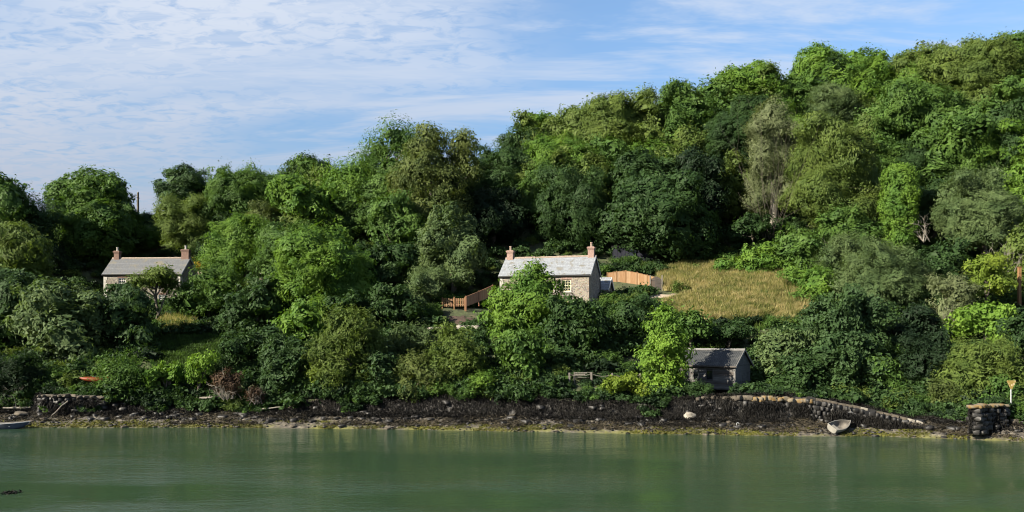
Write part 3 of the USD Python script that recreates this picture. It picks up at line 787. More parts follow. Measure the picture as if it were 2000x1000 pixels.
nb = 13
bh = HS / nb
for k in range(nb):
    z0, z1 = k * bh, (k + 1) * bh - 0.012
    spans = [(-LS / 2 + 0.02, LS / 2 - 0.12)]
    for x, z, w in wins:
        if z1 > z and z0 < z + 0.82:
            new = []
            for a, b in spans:
                new += [(a, x - w / 2), (x + w / 2, b)] if a < x < b else [(a, b)]
            spans = new
    for a, b in spans:
        o = rngS.uniform(0, 0.012)
        part(shed, 'board', MB().add(np.array([(a, 0.05, z0), (b, 0.05, z0), (b, 0.05, z1), (a, 0.05, z1), (a, -0.028 - o, z0), (b, -0.028 - o, z0), (b, -0.004 - o, z1), (a, -0.004 - o, z1)]), [(0, 1, 2, 3), (4, 7, 6, 5), (0, 4, 5, 1), (3, 2, 6, 7), (0, 3, 7, 4), (1, 5, 6, 2)]), [weathered, weathered2, weathered, weathered3][int(rngS.integers(4))])
for k in range(11):   # upright boards of the gable end
    y0, y1 = k * DS / 11, (k + 1) * DS / 11 - 0.012
    zt = [HS + 1.22 * (1 - abs(yy - DS / 2) / (DS / 2)) for yy in (y0, y1)]
    o = rngS.uniform(0, 0.01)
    v = [(x, y, z) for x in (LS / 2 - 0.049, LS / 2 - 0.02 + o) for y, z in ((y0, 0.0), (y1, 0.0), (y1, zt[1]), (y0, zt[0]))]
    part(shed, 'end_board', MB().add(v, [(0, 1, 2, 3), (4, 7, 6, 5), (0, 4, 5, 1), (3, 2, 6, 7), (0, 3, 7, 4), (1, 5, 6, 2)]), slatey)
part(shed, 'rail', MB().box(LS / 2 - 0.008, LS / 2 + 0.03, 0.05, DS - 0.05, 0.58, 0.66).box(LS / 2 - 0.008, LS / 2 + 0.03, 0.05, DS - 0.05, HS - 0.05, HS + 0.03), slatey)
part(shed, 'wall', MB().prism([(0.0, 0.0), (DS, 0.0), (DS, HS), (DS / 2, HS + 1.2), (0, HS)], -LS / 2 - 0.0, -LS / 2 + 0.04), weathered2)
for x, y in ((LS / 2 - 0.06, -0.02), (-LS / 2 + 0.05, -0.02), (0.2, 0.1), (LS / 2 - 0.06, DS - 0.1), (-LS / 2 + 0.05, DS - 0.1), (LS / 2 - 0.06, DS / 2)):
    long = y < 0
    part(shed, 'post', MB().box(x - 0.075, x + 0.075, y - 0.05, y + 0.08, -1.5, HS if long else -0.004), weathered3)
part(shed, 'floor_beam', MB().box(-LS / 2, LS / 2 - 0.14, -0.05, 0.06, -0.13, -0.004).box(LS / 2 - 0.10, LS / 2, 0.09, DS, -0.13, -0.004), weathered)
for x, z, w in wins:
    fb = MB().box(x - w / 2 - 0.05, x - w / 2, -0.055, 0.02, z - 0.05, z + 0.86).box(x + w / 2, x + w / 2 + 0.05, -0.055, 0.02, z - 0.05, z + 0.86).box(x - w / 2, x + w / 2, -0.055, 0.02, z - 0.05, z).box(x - w / 2, x + w / 2, -0.055, 0.02, z + 0.81, z + 0.86)
    p = part(shed, 'window', fb, weathered)
    part(p, 'pane', MB().box(x - w / 2, x + w / 2, 0.02, 0.03, z, z + 0.81), glass)
rb = MB()
for ya, yb in ((-0.28, DS / 2), (DS + 0.28, DS / 2)):
    xs_ = np.linspace(-LS / 2 - 0.2, LS / 2 + 0.2, 4 * 33 + 1)
    wv = 0.035 * np.cos(np.arange(len(xs_)) * np.pi / 2)
    za = HS - 0.28 * 1.22 / 1.5 + 0.06
    zr = HS + 1.30
    for o, fl in ((0.0, 0), (-0.015, 1)):
        v = np.vstack([np.column_stack([xs_, np.full(len(xs_), ya), za + wv + o]), np.column_stack([xs_, np.full(len(xs_), yb), zr + wv + o])])
        n = len(xs_)
        rb.add(v, [(i, i + 1, n + i + 1, n + i) for i in range(n - 1)])
shroof = part(shed, 'roof', rb, tin, smooth=True)
part(shroof, 'ridge_cap', MB().prism([(DS / 2 - 0.20, HS + 1.20), (DS / 2, HS + 1.39), (DS / 2 + 0.20, HS + 1.20), (DS / 2, HS + 1.36)], -LS / 2 - 0.21, LS / 2 + 0.21), weathered3)
bb = MB()
for ya in (-0.29, DS + 0.29):
    bb.beam((LS / 2 + 0.2, ya, HS - 0.28 * 1.22 / 1.5), (LS / 2 + 0.2, DS / 2, HS + 1.27), 0.04, 0.15)
part(shroof, 'bargeboard', bb, weathered3)
part(shed, 'fascia', MB().box(-LS / 2 - 0.18, LS / 2 + 0.16, -0.30, -0.27, HS - 0.26, HS - 0.13), weathered2)

# ------------------------------------------------------------------ fences, gate, bench, post, sign, pole
new_wood = look('new_orange_timber', (0.1433, 0.0814, 0.0391), (0.2008, 0.1340, 0.0736), 4.0, 0.75, 0.3, 0.01, stretch=(3, 3, 0.4))
new_wood2 = look('new_honey_timber', (0.1371, 0.0698, 0.0274), (0.1755, 0.1024, 0.0487), 4.0, 0.75, 0.3, 0.01, stretch=(3, 3, 0.4))
red_wood = look('red_brown_timber', (0.1239, 0.0585, 0.0328), (0.1806, 0.0968, 0.0544), 4.0, 0.75, 0.3, 0.01, stretch=(3, 3, 0.4))
grey_wood = look('grey_timber', (0.0884, 0.0793, 0.0683), (0.1502, 0.1371, 0.1196), 4.0, 0.85, 0.4, 0.01, stretch=(3, 3, 0.4))


def board_fence(name, label, pts, gap, width, mats, seed, cap=True, posts=True):
    """Upright boards between tops and bottoms given as pixel rows along a line: pts = (px, py top, py bottom, d)."""
    rng = np.random.default_rng(seed)
    tops = np.array([at(a, b, d) for a, b, c, d in pts]); bots = np.array([at(a, c, d) for a, b, c, d in pts])
    o = bots[0].copy()
    root = thing(name, label, 'fence', o)
    tops, bots = tops - o, bots - o
    seg = np.linalg.norm(np.diff(tops[:, :2], axis=0), axis=1)
    cum = np.concatenate([[0], np.cumsum(seg)])
    n = int(cum[-1] / (width + gap))
    for k in range(n):
        s = (k + 0.5) * cum[-1] / n
        t = np.array([np.interp(s, cum, tops[:, j]) for j in range(3)]); b = np.array([np.interp(s, cum, bots[:, j]) for j in range(3)])
        i = min(np.searchsorted(cum, s, 'right') - 1, len(seg) - 1)
        u = np.append((tops[i + 1] - tops[i])[:2] / seg[i], 0); w = np.array([u[1], -u[0], 0])
        z1 = t[2] + rng.uniform(-0.02, 0.02)
        v = [(np.array([t[0], t[1], 0]) + sx * u * width / 2 + w * sy + [0, 0, z]) for z in (b[2], z1) for sy in (0.0, 0.025) for sx in (-1, 1)]
        part(root, 'board', MB().add(v, [(0, 2, 3, 1), (4, 5, 7, 6), (0, 1, 5, 4), (2, 6, 7, 3), (0, 4, 6, 2), (1, 3, 7, 5)]), mats[int(rng.integers(len(mats)))])
    for i in range(len(seg)):
        u = (tops[i + 1] - tops[i])[:2] / seg[i]; w = np.array([u[1], -u[0], 0])
        for fz in (0.2, 0.75):
            a = bots[i] * (1 - fz) + tops[i] * fz - w * 0.03; b = bots[i + 1] * (1 - fz) + tops[i + 1] * fz - w * 0.03
            part(root, 'rail', MB().beam(a, b, 0.05, 0.08), mats[0])
        if cap:
            part(root, 'capping', MB().beam(tops[i] + w * 0.012 + [0, 0, 0.035], tops[i + 1] + w * 0.012 + [0, 0, 0.035], 0.09, 0.035), mats[-1])
    if posts:
        for t, b in zip(tops, bots):
            part(root, 'post', MB().box(t[0] - 0.06, t[0] + 0.06, t[1] - 0.10, t[1] - 0.032, b[2] - 0.5, t[2] + 0.12), mats[-1])
    return root


board_fence('picket_fence', 'low orange picket fence with gaps beside the garden below the pale-roofed cottage', [(864, 583, 599, 96.5), (887, 582, 598.5, 96.2), (908, 582, 598, 96)], 0.085, 0.10, [new_wood, red_wood, new_wood2], 1, cap=False)
board_fence('timber_fence', 'close-boarded red-brown timber fence climbing up to the left end of the cottage', [(910, 580, 599, 95.9), (935, 570, 589, 98), (962, 558, 577, 100.5)], 0.006, 0.14, [red_wood, new_wood, red_wood], 2)
board_fence('timber_fence', 'curving honey-coloured timber fence in the sun to the right of the cottage', [(1186, 533.5, 558, 108), (1204, 531, 556, 107.5), (1222, 529.5, 555, 107), (1244, 533, 556, 106), (1264, 538, 558, 105), (1282, 542.5, 561, 104)], 0.006, 0.15, [new_wood2, new_wood, new_wood2], 3)
gt_ = at(1281, 575, 103.2)
gate = thing('garden_gate', 'brown timber gate between posts at the end of the curving fence', 'gate', (gt_[0], gt_[1], hz(gt_[0], gt_[1])))
for x in (-0.65, 0.72):
    part(gate, 'post', MB().box(x - 0.07, x + 0.07, -0.07, 0.07, -0.4, 1.75), grey_wood)
for k in range(8):
    part(gate, 'board', MB().box(-0.55 + k * 0.148, -0.55 + k * 0.148 + 0.135, -0.015, 0.015, 0.12, 1.35 + 0.22 * math.sin(k / 7 * math.pi)), weathered2)
part(gate, 'rail', MB().box(-0.56, 0.63, 0.017, 0.05, 0.3, 0.4).box(-0.56, 0.63, 0.017, 0.05, 1.1, 1.2), weathered2)
hp = [at(1268, 557, 103.4), at(1259, 565, 102.6), at(1249, 570, 102), at(1238, 575, 101.4), at(1226, 580, 100.8)]
hr = thing('handrail', 'thin curved metal handrail running down from the garden gate', 'handrail', hp[0])
part(hr, 'rail', MB().tube([p - hp[0] for p in hp], 0.035, 6), lead, smooth=True)
for p in hp[1:4:2]:
    part(hr, 'post', MB().tube([p - hp[0], p - hp[0] - [0, 0, 1.2]], 0.03, 6), lead, smooth=True)

# weathered bench and the rope fence by the water
d0 = 79.0
bz = at(1138, 750, d0)
bench = thing('garden_bench', 'weathered slatted wooden bench in the shade by the rope fence', 'bench', (bz[0], bz[1], at(1138, 747, d0)[2]))
for x in (-0.72, 0.72):
    part(bench, 'leg', MB().box(x - 0.04, x + 0.04, 0.38, 0.46, -0.5, 0.92), grey_wood)
    part(bench, 'leg', MB().box(x - 0.04, x + 0.04, -0.08, 0.0, -0.5, 0.60), grey_wood)
    part(bench, 'armrest', MB().box(x - 0.05, x + 0.05, -0.1, 0.375, 0.604, 0.64), grey_wood)
for k in range(4):
    part(bench, 'seat_slat', MB().box(-0.675, 0.675, -0.08 + k * 0.115, 0.01 + k * 0.115, 0.40, 0.425), grey_wood)
for k in range(3):
    part(bench, 'back_slat', MB().box(-0.675, 0.675, 0.40, 0.43, 0.50 + k * 0.15, 0.60 + k * 0.15), grey_wood)
posts = [(1112, 728, 752, 78.6), (1155, 727, 746, 78.6), (1195.5, 729, 748, 78.6), (1250, 729, 748, 78.8)]
rf = thing('rope_fence', 'rope slung between short grey posts beside the wooden bench', 'fence', at(*posts[0][:1], posts[0][2], posts[0][3]))
o = at(posts[0][0], posts[0][2], posts[0][3])
tp = []
for px, a, b, d in posts:
    p1, p2 = at(px, a, d) - o, at(px, b, d) - o
    part(rf, 'post', MB().box(p1[0] - 0.075, p1[0] + 0.075, p1[1] - 0.07, p1[1] + 0.07, p2[2] - 0.8, p1[2]), grey_wood)
    tp.append(p1 - [0, 0, 0.15])
for a, b in zip(tp[:-1], tp[1:]):
    t = np.linspace(0, 1, 9)[:, None]
    p = a * (1 - t) + b * t - [0, 0, 0.17] * np.sin(t * np.pi)
    part(rf, 'rope', MB().tube(p, 0.028, 5), grey_wood, smooth=True)

# pale timber post at the right edge
pp = at(1991, 578, 92)
fp = thing('gate_post', 'pale square timber post cut by the right edge above the bushes', 'post', pp)
part(fp, 'shaft', MB().box(-0.14, 0.14, -0.14, 0.14, -2.0, 2.95), new_wood2)
part(fp, 'cap', MB().box(-0.18, 0.18, -0.18, 0.18, 2.953, 3.02), new_wood2)

# small yellow sign on a white post on the quay
yellow_sign = look('sign_yellow', (0.1683, 0.1224, 0.0306), (0.2020, 0.1530, 0.0491), 6.0, 0.5, 0.1, 0.005, c3=(0.45, 0.36, 0.25), s3=6.0)
sp_ = at(1974.5, 803, 69)
sign = thing('warning_sign', 'faded yellow triangular warning sign on a white post by the stone quay', 'sign', sp_)
part(sign, 'post', MB().tube([(0, 0, -0.3), (0, 0, 1.95)], 0.045, 8), lead, smooth=True)
part(sign, 'sign_plate', MB().add(np.array([(x, y, z) for y in (-0.075, -0.05) for x, z in ((-0.36, 2.33), (-0.30, 2.40), (0.30, 2.40), (0.36, 2.33), (0.06, 1.72), (-0.06, 1.72))]), [(0, 1, 2, 3), (0, 3, 4, 5), (6, 9, 8, 7), (6, 11, 10, 9), (0, 6, 7, 1), (1, 7, 8, 2), (2, 8, 9, 3), (3, 9, 10, 4), (4, 10, 11, 5), (5, 11, 6, 0)]), yellow_sign)
part(sign, 'clamp', MB().box(-0.06, 0.06, -0.049, 0.06, 2.10, 2.14).box(-0.06, 0.06, -0.049, 0.06, 1.85, 1.89), lead)

# pole on the left skyline
ul = at(269.5, 376, 143)
up = thing('utility_pole', 'dark wooden utility pole standing against the sky above the left cottage', 'pole', (ul[0], ul[1], hz(ul[0], ul[1])))
ph = ul[2] - hz(ul[0], ul[1])
part(up, 'shaft', MB().tube([(0, 0, -0.5), (0, 0, ph)], [0.19, 0.15], 10), bark, smooth=True)
part(up, 'cap', MB().lathe([(0.01, 0.12), (0.17, 0.05), (0.17, 0.002), (0.01, 0.002)], (0, 0, ph), 10), lead)
part(up, 'bracket', MB().box(-0.05, 0.05, -0.5, 0.5, ph - 0.9, ph - 0.8), bark)

# low garden wall with pale rounded stones
pale_stone = look('pale_stone', (0.1088, 0.0976, 0.0816), (0.2288, 0.2120, 0.1792), 3.0, 0.9, 0.6, 0.03)
brown_stone = look('brown_stone', (0.0357, 0.0294, 0.0231), (0.0812, 0.0693, 0.0525), 2.5, 0.9, 0.7, 0.04)
dark_stone = look('dark_wet_stone', (0.0048, 0.0045, 0.0042), (0.0123, 0.0111, 0.0099), 2.5, 0.6, 0.8, 0.05, spec=0.45)
lichen_stone = look('lichen_stone', (0.0974, 0.0561, 0.0149), (0.1348, 0.0935, 0.0413), 3.0, 0.9, 0.6, 0.03, c3=(0.10, 0.085, 0.06), s3=2.5, lo3=0.42, hi3=0.55)
rngW = np.random.default_rng(31)
w0 = at(838, 645, 89.5)
gw = thing('garden_wall', 'low dry-stone wall with white rounded stones along the top, edge of the cottage garden', 'wall', w0)
for k in range(26):
    px = 838 + k * 3.7
    p = at(px + rngW.uniform(-1, 1), 640 if k > 15 else 641.5, 89.5 - k * 0.02) - w0
    big = k > 15
    s = rngW.uniform(0.16, 0.24) * (1.25 if big else 1)
    v, f = rock(rngW, (s * 1.25, s, s * (0.9 if big else 0.6)))
    part(gw, 'stone', (v + p, f), pale_stone, smooth=True)
for row in range(3):
    for k in range(20):
        p = at(838 + (k + 0.5 * (row % 2)) * 4.9, 645 + row * 4.0, 89.6) - w0
        v, f = rock(rngW, (0.19, 0.16, 0.13))
        part(gw, 'stone', (v + p, f), brown_stone, smooth=True)

# path: the pale track beside the gate, and the bare garden soil
path_m = look('pale_pinkish_track', (0.231, 0.184, 0.136), (0.313, 0.258, 0.197), 2.0, 0.95, 0.5, 0.05, space='world')
soil_m = look('bare_garden_soil', (0.0315, 0.0206, 0.0147), (0.0542, 0.0370, 0.0286), 3.0, 0.95, 0.8, 0.06, space='world')


def sheet(name, poly, lift, mat, step=0.35):
    """A thin sheet that follows the ground; poly in (pixel column, distance)."""
    from shapely.geometry import Polygon, Point
    pts = np.array([((px - CX) / FPX * d, d) for px, d in poly])
    P = Polygon(pts)
    x0, y0, x1, y1 = P.bounds
    X, Y = np.meshgrid(np.arange(x0, x1 + step, step), np.arange(y0, y1 + step, step), indexing='ij')
    Z = H(X, Y) + 0.35 * (meshkit.fbm(np.stack([X * 0.5, Y * 0.5, X * 0], -1), 4, 3) - 0.5) * np.clip((Y - shore(X) - 3.3) / 2, 0, 1) - 0.04 + lift
    v, q = grid_mesh(X, Y, Z)
    c = v[q].mean(1)
    keep = np.array([P.contains(Point(a, b)) for a, b in c[:, :2]])
    ids, inv = np.unique(q[keep], return_inverse=True)
    top(name, (v[ids], inv.reshape(-1, 4)), mat, kind='structure', smooth=True)


sheet('track', [(1268, 99.5), (1300, 99.8), (1345, 100.4), (1362, 101.5), (1350, 102.0), (1310, 101.4), (1268, 101.3)], 0.07, path_m)
sheet('garden_soil', [(856, 90.2), (930, 89.8), (940, 93.6), (906, 94.2), (862, 94.0)], 0.07, soil_m)

# ------------------------------------------------------------------ boats, tyre, kayak
navy_hull = look('boat_hull_navy', (0.018, 0.024, 0.036), (0.035, 0.044, 0.060), 3.0, 0.45, 0.1, 0.01)
white_hull = look('boat_hull_dirty_white', (0.1171, 0.1119, 0.0965), (0.1680, 0.1601, 0.1425), 3.0, 0.5, 0.2, 0.01)
boat_in = look('boat_inside_dark', (0.05, 0.045, 0.04), (0.11, 0.10, 0.085), 3.0, 0.8, 0.2, 0.01)
orange_plastic = look('orange_plastic', (0.1224, 0.0209, 0.0054), (0.1418, 0.0295, 0.0072), 2.0, 0.45, 0.05, 0.005)
rubber = look('rubber', (0.020, 0.020, 0.021), (0.045, 0.044, 0.043), 6.0, 0.75, 0.3, 0.01)


def hull_sections(Ln, beam, depth, bow=0.28, transom=0.75, n=15, m=9, sheer=0.16):
    """Stations from stern (x = -L/2) to bow, each a U from gunwale to gunwale: (n, m, 3)."""
    out = []
    for t in np.linspace(0, 1, n):
        b = beam / 2 * (transom + (1 - transom) * math.sin(min(t / 0.45, 1) * math.pi / 2)) * (1 - max(0, (t - 0.45) / 0.55) ** 2.2 * (1 - 0.03))
        zs = depth + sheer * (t ** 2.5) + 0.25 * sheer * (1 - t) ** 2
        zk = max(0.0, (t - 0.7) / 0.3) ** 2 * depth * 0.7
        a = np.linspace(-1, 1, m)
        y = b * np.sign(a) * np.abs(np.sin(a * math.pi / 2)) ** 0.75
        z = zk + (zs - zk) * np.abs(a) ** 2.4
        out.append(np.column_stack([np.full(m, -Ln / 2 + Ln * t + (0.0 if t < 1 else 0.0)) + bow * (np.abs(a) ** 2) * t ** 4, y, z]))
    return np.array(out)


def boat(label, loc, rotz, tilt, roll, Ln, beam, depth, hull_m, rim_m, in_m, transom=0.75, group=None, seats=2):
    x = UsdGeom.Xform.Define(stage, numbered('/World/dinghy'))
    x.AddTranslateOp().Set(Gf.Vec3d(*map(float, loc))); x.AddRotateXYZOp().Set(Gf.Vec3f(roll, tilt, rotz))
    tag(x.GetPrim(), label, 'boat', group)
    root = str(x.GetPath())
    S = hull_sections(Ln, beam, depth, transom=transom)
    n, m, _ = S.shape
    i, j = np.meshgrid(np.arange(n - 1), np.arange(m - 1), indexing='ij')
    a = (i * m + j).ravel()
    q = np.stack([a, a + 1, a + m + 1, a + m], 1)
    mb = MB().add(S.reshape(-1, 3), q)
    mb.add(np.vstack([S[0], [[S[0, 0, 0], 0, S[0, 0, 2]]]]), [(k, m, k + 1) for k in range(m - 1)])
    part(root, 'hull', mb, hull_m, smooth=40)
    I = S * [0.97, 0.93, 1] + [0, 0, 0.03]
    mi = MB().add(I.reshape(-1, 3), q[:, ::-1])
    mi.add(np.vstack([I[0], [[I[0, 0, 0], 0, I[0, 0, 2]]]]), [(k + 1, m, k) for k in range(m - 1)])
    part(root, 'inside', mi, in_m, smooth=40)
    rim = np.vstack([S[:, 0], S[::-1, -1]])
    mr = MB().tube(np.vstack([S[:, 0] * [1, 0.99, 1], [S[-1, -1]]]), 0.035, 6).tube(S[:, -1] * [1, 0.99, 1], 0.035, 6).tube([S[0, 0], S[0, -1]], 0.035, 6)
    part(root, 'gunwale', mr, rim_m, smooth=True)
    for k in range(seats):
        s = int((0.28 + 0.34 * k) * n)
        b = abs(S[s, 0, 1]) * 0.93
        part(root, 'seat', MB().box(S[s, 0, 0] - 0.12, S[s, 0, 0] + 0.12, -b, b, depth * 0.62, depth * 0.62 + 0.03), rim_m)
    return root


b1 = at(8, 847, 75.2)
boat('dark navy dinghy afloat at the left edge, close to the muddy shore', (b1[0], b1[1], -0.10), 8, 0, 0, 3.6, 1.5, 0.52, navy_hull, lead, boat_in, 0.8)
b2 = at(1637, 842, 70.4)
boat('small white dinghy lying tilted on the mud below the sea wall', (b2[0], b2[1], hz(b2[0], b2[1]) + 0.12), 30, -8, 30, 1.8, 1.1, 0.42, white_hull, white_hull, boat_in, 0.85, seats=1)
d3 = at(1441, 838, 71.5)
blk = thing('mooring_block', 'dark block with ring on the mud below the boat shed', 'block', (d3[0], d3[1], hz(d3[0], d3[1])))
part(blk, 'body', rock(np.random.default_rng(2), (0.42, 0.3, 0.2)), rubber, smooth=True)
part(blk, 'ring', MB().tube([(0.12 * math.cos(a), 0, 0.25 + 0.12 * math.sin(a)) for a in np.linspace(0, 2 * math.pi, 13)], 0.03, 6, cap=False), lead, smooth=True)
# kayak under the trees on the left
kx = at(190, 745, 81)
kz = max(hz(kx[0], kx[1]), at(190, 746, 81)[2])
kay = thing('kayak', 'orange plastic kayak lying in deep shade under the trees on the left bank', 'kayak', (kx[0], kx[1], kz), 12)
S = []
for t in np.linspace(-1, 1, 17):
    w = 0.34 * (1 - abs(t) ** 2.3) + 0.015
    h = 0.24 * (1 - abs(t) ** 3) + 0.04
    g = np.linspace(0, 2 * np.pi, 12, endpoint=False)
    S.append(np.column_stack([np.full(12, 1.5 * t), w * np.cos(g), 0.22 + 0.16 * abs(t) ** 2 + h * np.sin(g) * 0.9]))
S = np.array(S)
i, j = np.meshgrid(np.arange(16), np.arange(12), indexing='ij')
mbk = MB().add(S.reshape(-1, 3), np.stack([i * 12 + j, i * 12 + (j + 1) % 12, (i + 1) * 12 + (j + 1) % 12, (i + 1) * 12 + j], -1).reshape(-1, 4))
part(kay, 'hull', mbk, orange_plastic, smooth=True)
part(kay, 'cockpit_rim', MB().tube([(0.42 * math.cos(a), 0.22 * math.sin(a), 0.47) for a in np.linspace(0, 2 * np.pi, 21)], 0.03, 6, cap=False), rubber, smooth=True)
part(kay, 'cockpit', MB().lathe([(0.01, 0.0), (0.2, 0.0)], (0, 0, 0.475), 16), rubber)

# ------------------------------------------------------------------ sea walls, quays, slipway, rocks
def stone_wall(name, label, cat, pts, rows, mats, seed, size=0.42, top_mat=None, thick=0.35, solid=True):
    """A rough wall of single stones along pts = (px, py top, py bottom, d)."""
    rng = np.random.default_rng(seed)
    T = np.array([at(a, b, d) for a, b, c, d in pts]); B = np.array([at(a, c, d) for a, b, c, d in pts])
    o = B[0].copy()
    root = thing(name, label, cat, o)
    T, B = T - o, B - o
    seg = np.linalg.norm(np.diff(T[:, :2], axis=0), axis=1); cum = np.concatenate([[0], np.cumsum(seg)])
    s, cols = 0.0, []
    core = MB()
    for i in range(len(seg)):
        u = (T[i + 1] - T[i])[:2] / seg[i]; w = np.array([-u[1], u[0], 0])
        e0, e1 = u * 0.22 * (i == 0), u * 0.22 * (i == len(seg) - 1)
        e0, e1 = np.append(e0, 0), np.append(e1, 0)
        v = [B[i] + w * 0.10 + e0, B[i + 1] + w * 0.10 - e1, T[i + 1] + w * 0.10 - e1 - [0, 0, 0.12], T[i] + w * 0.10 + e0 - [0, 0, 0.12]]
        v = [p - [0, 0, 0.4 * (k < 2)] for k, p in enumerate(v)]
        v += [p + w * 0.9 for p in v]
        core.add(v, [(0, 1, 2, 3), (4, 7, 6, 5), (0, 4, 5, 1), (3, 2, 6, 7), (0, 3, 7, 4), (1, 5, 6, 2)])
    if solid:
        part(root, 'core', core, mats[0])
    for r in range(rows):
        s = rng.uniform(0, size * 0.5)
        while s < cum[-1]:
            w_ = size * rng.uniform(0.75, 1.5)
            f = (r + 0.5) / rows
            p = np.array([np.interp(s + w_ / 2, cum, (B * (1 - f) + T * f)[:, j]) for j in range(3)])
            hgt = np.interp(s + w_ / 2, cum, (T - B)[:, 2]) / rows
            last = r == rows - 1
            v, fc = rock(rng, (w_ * (0.85 if last else 0.56), thick * rng.uniform(0.45, 0.7), max(hgt, 0.1) * (0.42 if last else 0.58)), 1, 0.30, 0.5)
            v = v[:, [0, 1, 2]]
            part(root, 'stone', (v + p + rng.normal(0, 0.03, 3), fc), (top_mat if last and top_mat is not None else mats[int(rng.integers(len(mats)))]), smooth=45)
            s += w_
    return root


stone_wall('stone_quay', 'dark old stone quay with pale coping on the left shore, under the big bush', 'quay', [(74, 771, 806, 78.9), (110, 770, 809, 78.6), (150, 770, 812, 78.6), (205, 775, 812, 78.9)], 6, [dark_stone, dark_stone, dark_stone], 11, 0.48, brown_stone)
stone_wall('stone_quay', 'broken stone quay corner with orange lichen on top near the right edge', 'quay', [(1893, 792, 842, 67.6), (1905, 789, 850, 66.9), (1925, 788, 848, 67.6), (1962, 789, 842, 68.4)], 7, [dark_stone, dark_stone, dark_stone], 12, 0.40, lichen_stone, 0.6, False)
stone_wall('sea_wall', 'dark stone sea wall below the boat shed', 'wall', [(1355, 776, 832, 74.0), (1400, 772, 836, 73.8), (1458, 771, 842, 73.2)], 6, [dark_stone, dark_stone, dark_stone], 13, 0.46, brown_stone)
stone_wall('sea_wall', 'dark sea wall with orange lichen coping between the boat shed and the slipway', 'wall', [(1460, 773, 842, 73.1), (1510, 772, 842, 72.9), (1582, 779, 842, 72.6)], 6, [dark_stone, dark_stone, dark_stone], 14, 0.42, lichen_stone)
# slipway: long pale coping stones running down to the mud
rngC = np.random.default_rng(77)
sl = [(1578, 778, 72.4), (1640, 789, 72.0), (1720, 806, 71.4), (1790, 824, 70.6), (1832, 840, 69.8)]
s0 = at(*sl[0])
slip = thing('slipway', 'stone slipway whose pale coping runs down to the mud on the right', 'slipway', s0)
P = np.array([at(*p) for p in sl]) - s0
cum = np.concatenate([[0], np.cumsum(np.linalg.norm(np.diff(P, axis=0), axis=1))])
n = 17
for k in range(n):
    a, b = [np.array([np.interp(cum[-1] * q / n, cum, P[:, j]) for j in range(3)]) for q in (k + 0.04, k + 0.96)]
    u = unit(b - a); w = unit(np.cross([0, 0, 1], u))
    j = rngC.normal(0, 0.025, 3)
    part(slip, 'coping_stone', MB().beam(a + w * 0.25 + j, b + w * 0.25 + j * 0.5, 0.6 * rngC.uniform(0.8, 1.1), 0.22), [pale_stone, brown_stone, brown_stone, brown_stone, dark_stone][int(rngC.integers(5))])
for row in range(4):
    for k in range(24):
        q = (k + 0.5 * (row % 2)) / 24
        p = np.array([np.interp(cum[-1] * q, cum, P[:, j]) for j in range(3)])
        z = p[2] - 0.25 - row * 0.38
        if z + s0[2] < 0.25:
            continue
        v, f = rock(rngC, (0.30, 0.16, 0.20), 1, 0.3, 0.5)
        part(slip, 'stone', (v + [p[0], p[1], z], f), dark_stone, smooth=45)
rampv = []
for q in np.linspace(0, 1, 12):
    p = np.array([np.interp(cum[-1] * q, cum, P[:, j]) for j in range(3)])
    rampv += [p + [0.1, 0.35, -0.02], p + [0.3, 2.2, 0.10]]
part(slip, 'ramp', (np.array(rampv), np.array([(2 * k, 2 * k + 2, 2 * k + 3, 2 * k + 1) for k in range(11)])), brown_stone)

# old tyre on the sea wall
ty = at(1661.5, 811, 71.5)
tyre = thing('old_tyre', 'old rubber tyre hung as a fender on the dark wall above the white dinghy', 'tyre', ty)
tb = MB()
for R_, r_, yy in ((0.235, 0.075, 0),):
    tb.tube([(R_ * math.cos(a), yy, R_ * math.sin(a)) for a in np.linspace(0, 2 * math.pi, 25)], r_, 8, cap=False)
part(tyre, 'tread', tb, look('grey_rubber', (0.07, 0.07, 0.07), (0.13, 0.13, 0.125), 6.0, 0.75, 0.3, 0.01), smooth=True)
part(tyre, 'rope', MB().tube([(0, -0.02, 0.16), (0.01, 0.05, 0.40), (0.0, 0.22, 0.62)], 0.02, 5), grey_wood)

rngR = np.random.default_rng(5)
for px, py, s, mat, lab in ((1347, 813, (0.50, 0.36, 0.36), pale_stone, 'single pale squarish stone block lying against the dark weedy bank'),
                            (1585, 776, (0.30, 0.22, 0.17), pale_stone, 'white rounded boulder at the top end of the slipway'),
                            (1690, 828, (0.22, 0.2, 0.2), pale_stone, 'small white stone at the foot of the wall right of the white dinghy'),
                            (96, 800, (0.5, 0.35, 0.22), brown_stone, 'flat brown boulder on the mud left of the left quay'),
                            (42, 808, (0.85, 0.5, 0.22), brown_stone, 'long low brown rock at the left edge of the shore'),
                            (362, 799, (0.40, 0.32, 0.26), brown_stone, 'pale brown boulder at the top of the shingle below the dead bush'),
                            (1980, 822, (0.45, 0.35, 0.25), brown_stone, 'brown boulder on the shore at the right edge'),
                            (1906, 842, (0.40, 0.35, 0.3), dark_stone, 'dark boulder fallen at the foot of the right-hand quay'),
                            (1170, 820, (0.35, 0.28, 0.2), dark_stone, 'dark wet boulder on the foreshore below the rope fence'),
                            (760, 822, (0.4, 0.3, 0.2), dark_stone, 'dark weedy boulder on the foreshore below the olive bush')):
    d = float(shore((px - CX) * 0.0421)) + 1.0
    for _ in range(60):     # walk inland until the ground meets the line of sight
        x = (px - CX) / FPX * d
        if hz(x, d) + s[2] * 0.3 >= CAMZ + (HY - py) / FPX * d:
            break
        d += 0.06
    v, f = rock(rngR, s, 2, 0.25)
    v = v + [x, d - 0.12, CAMZ + (HY - py) / FPX * d]
    top('boulder', (v, f), mat, lab, 'rock', smooth=40)

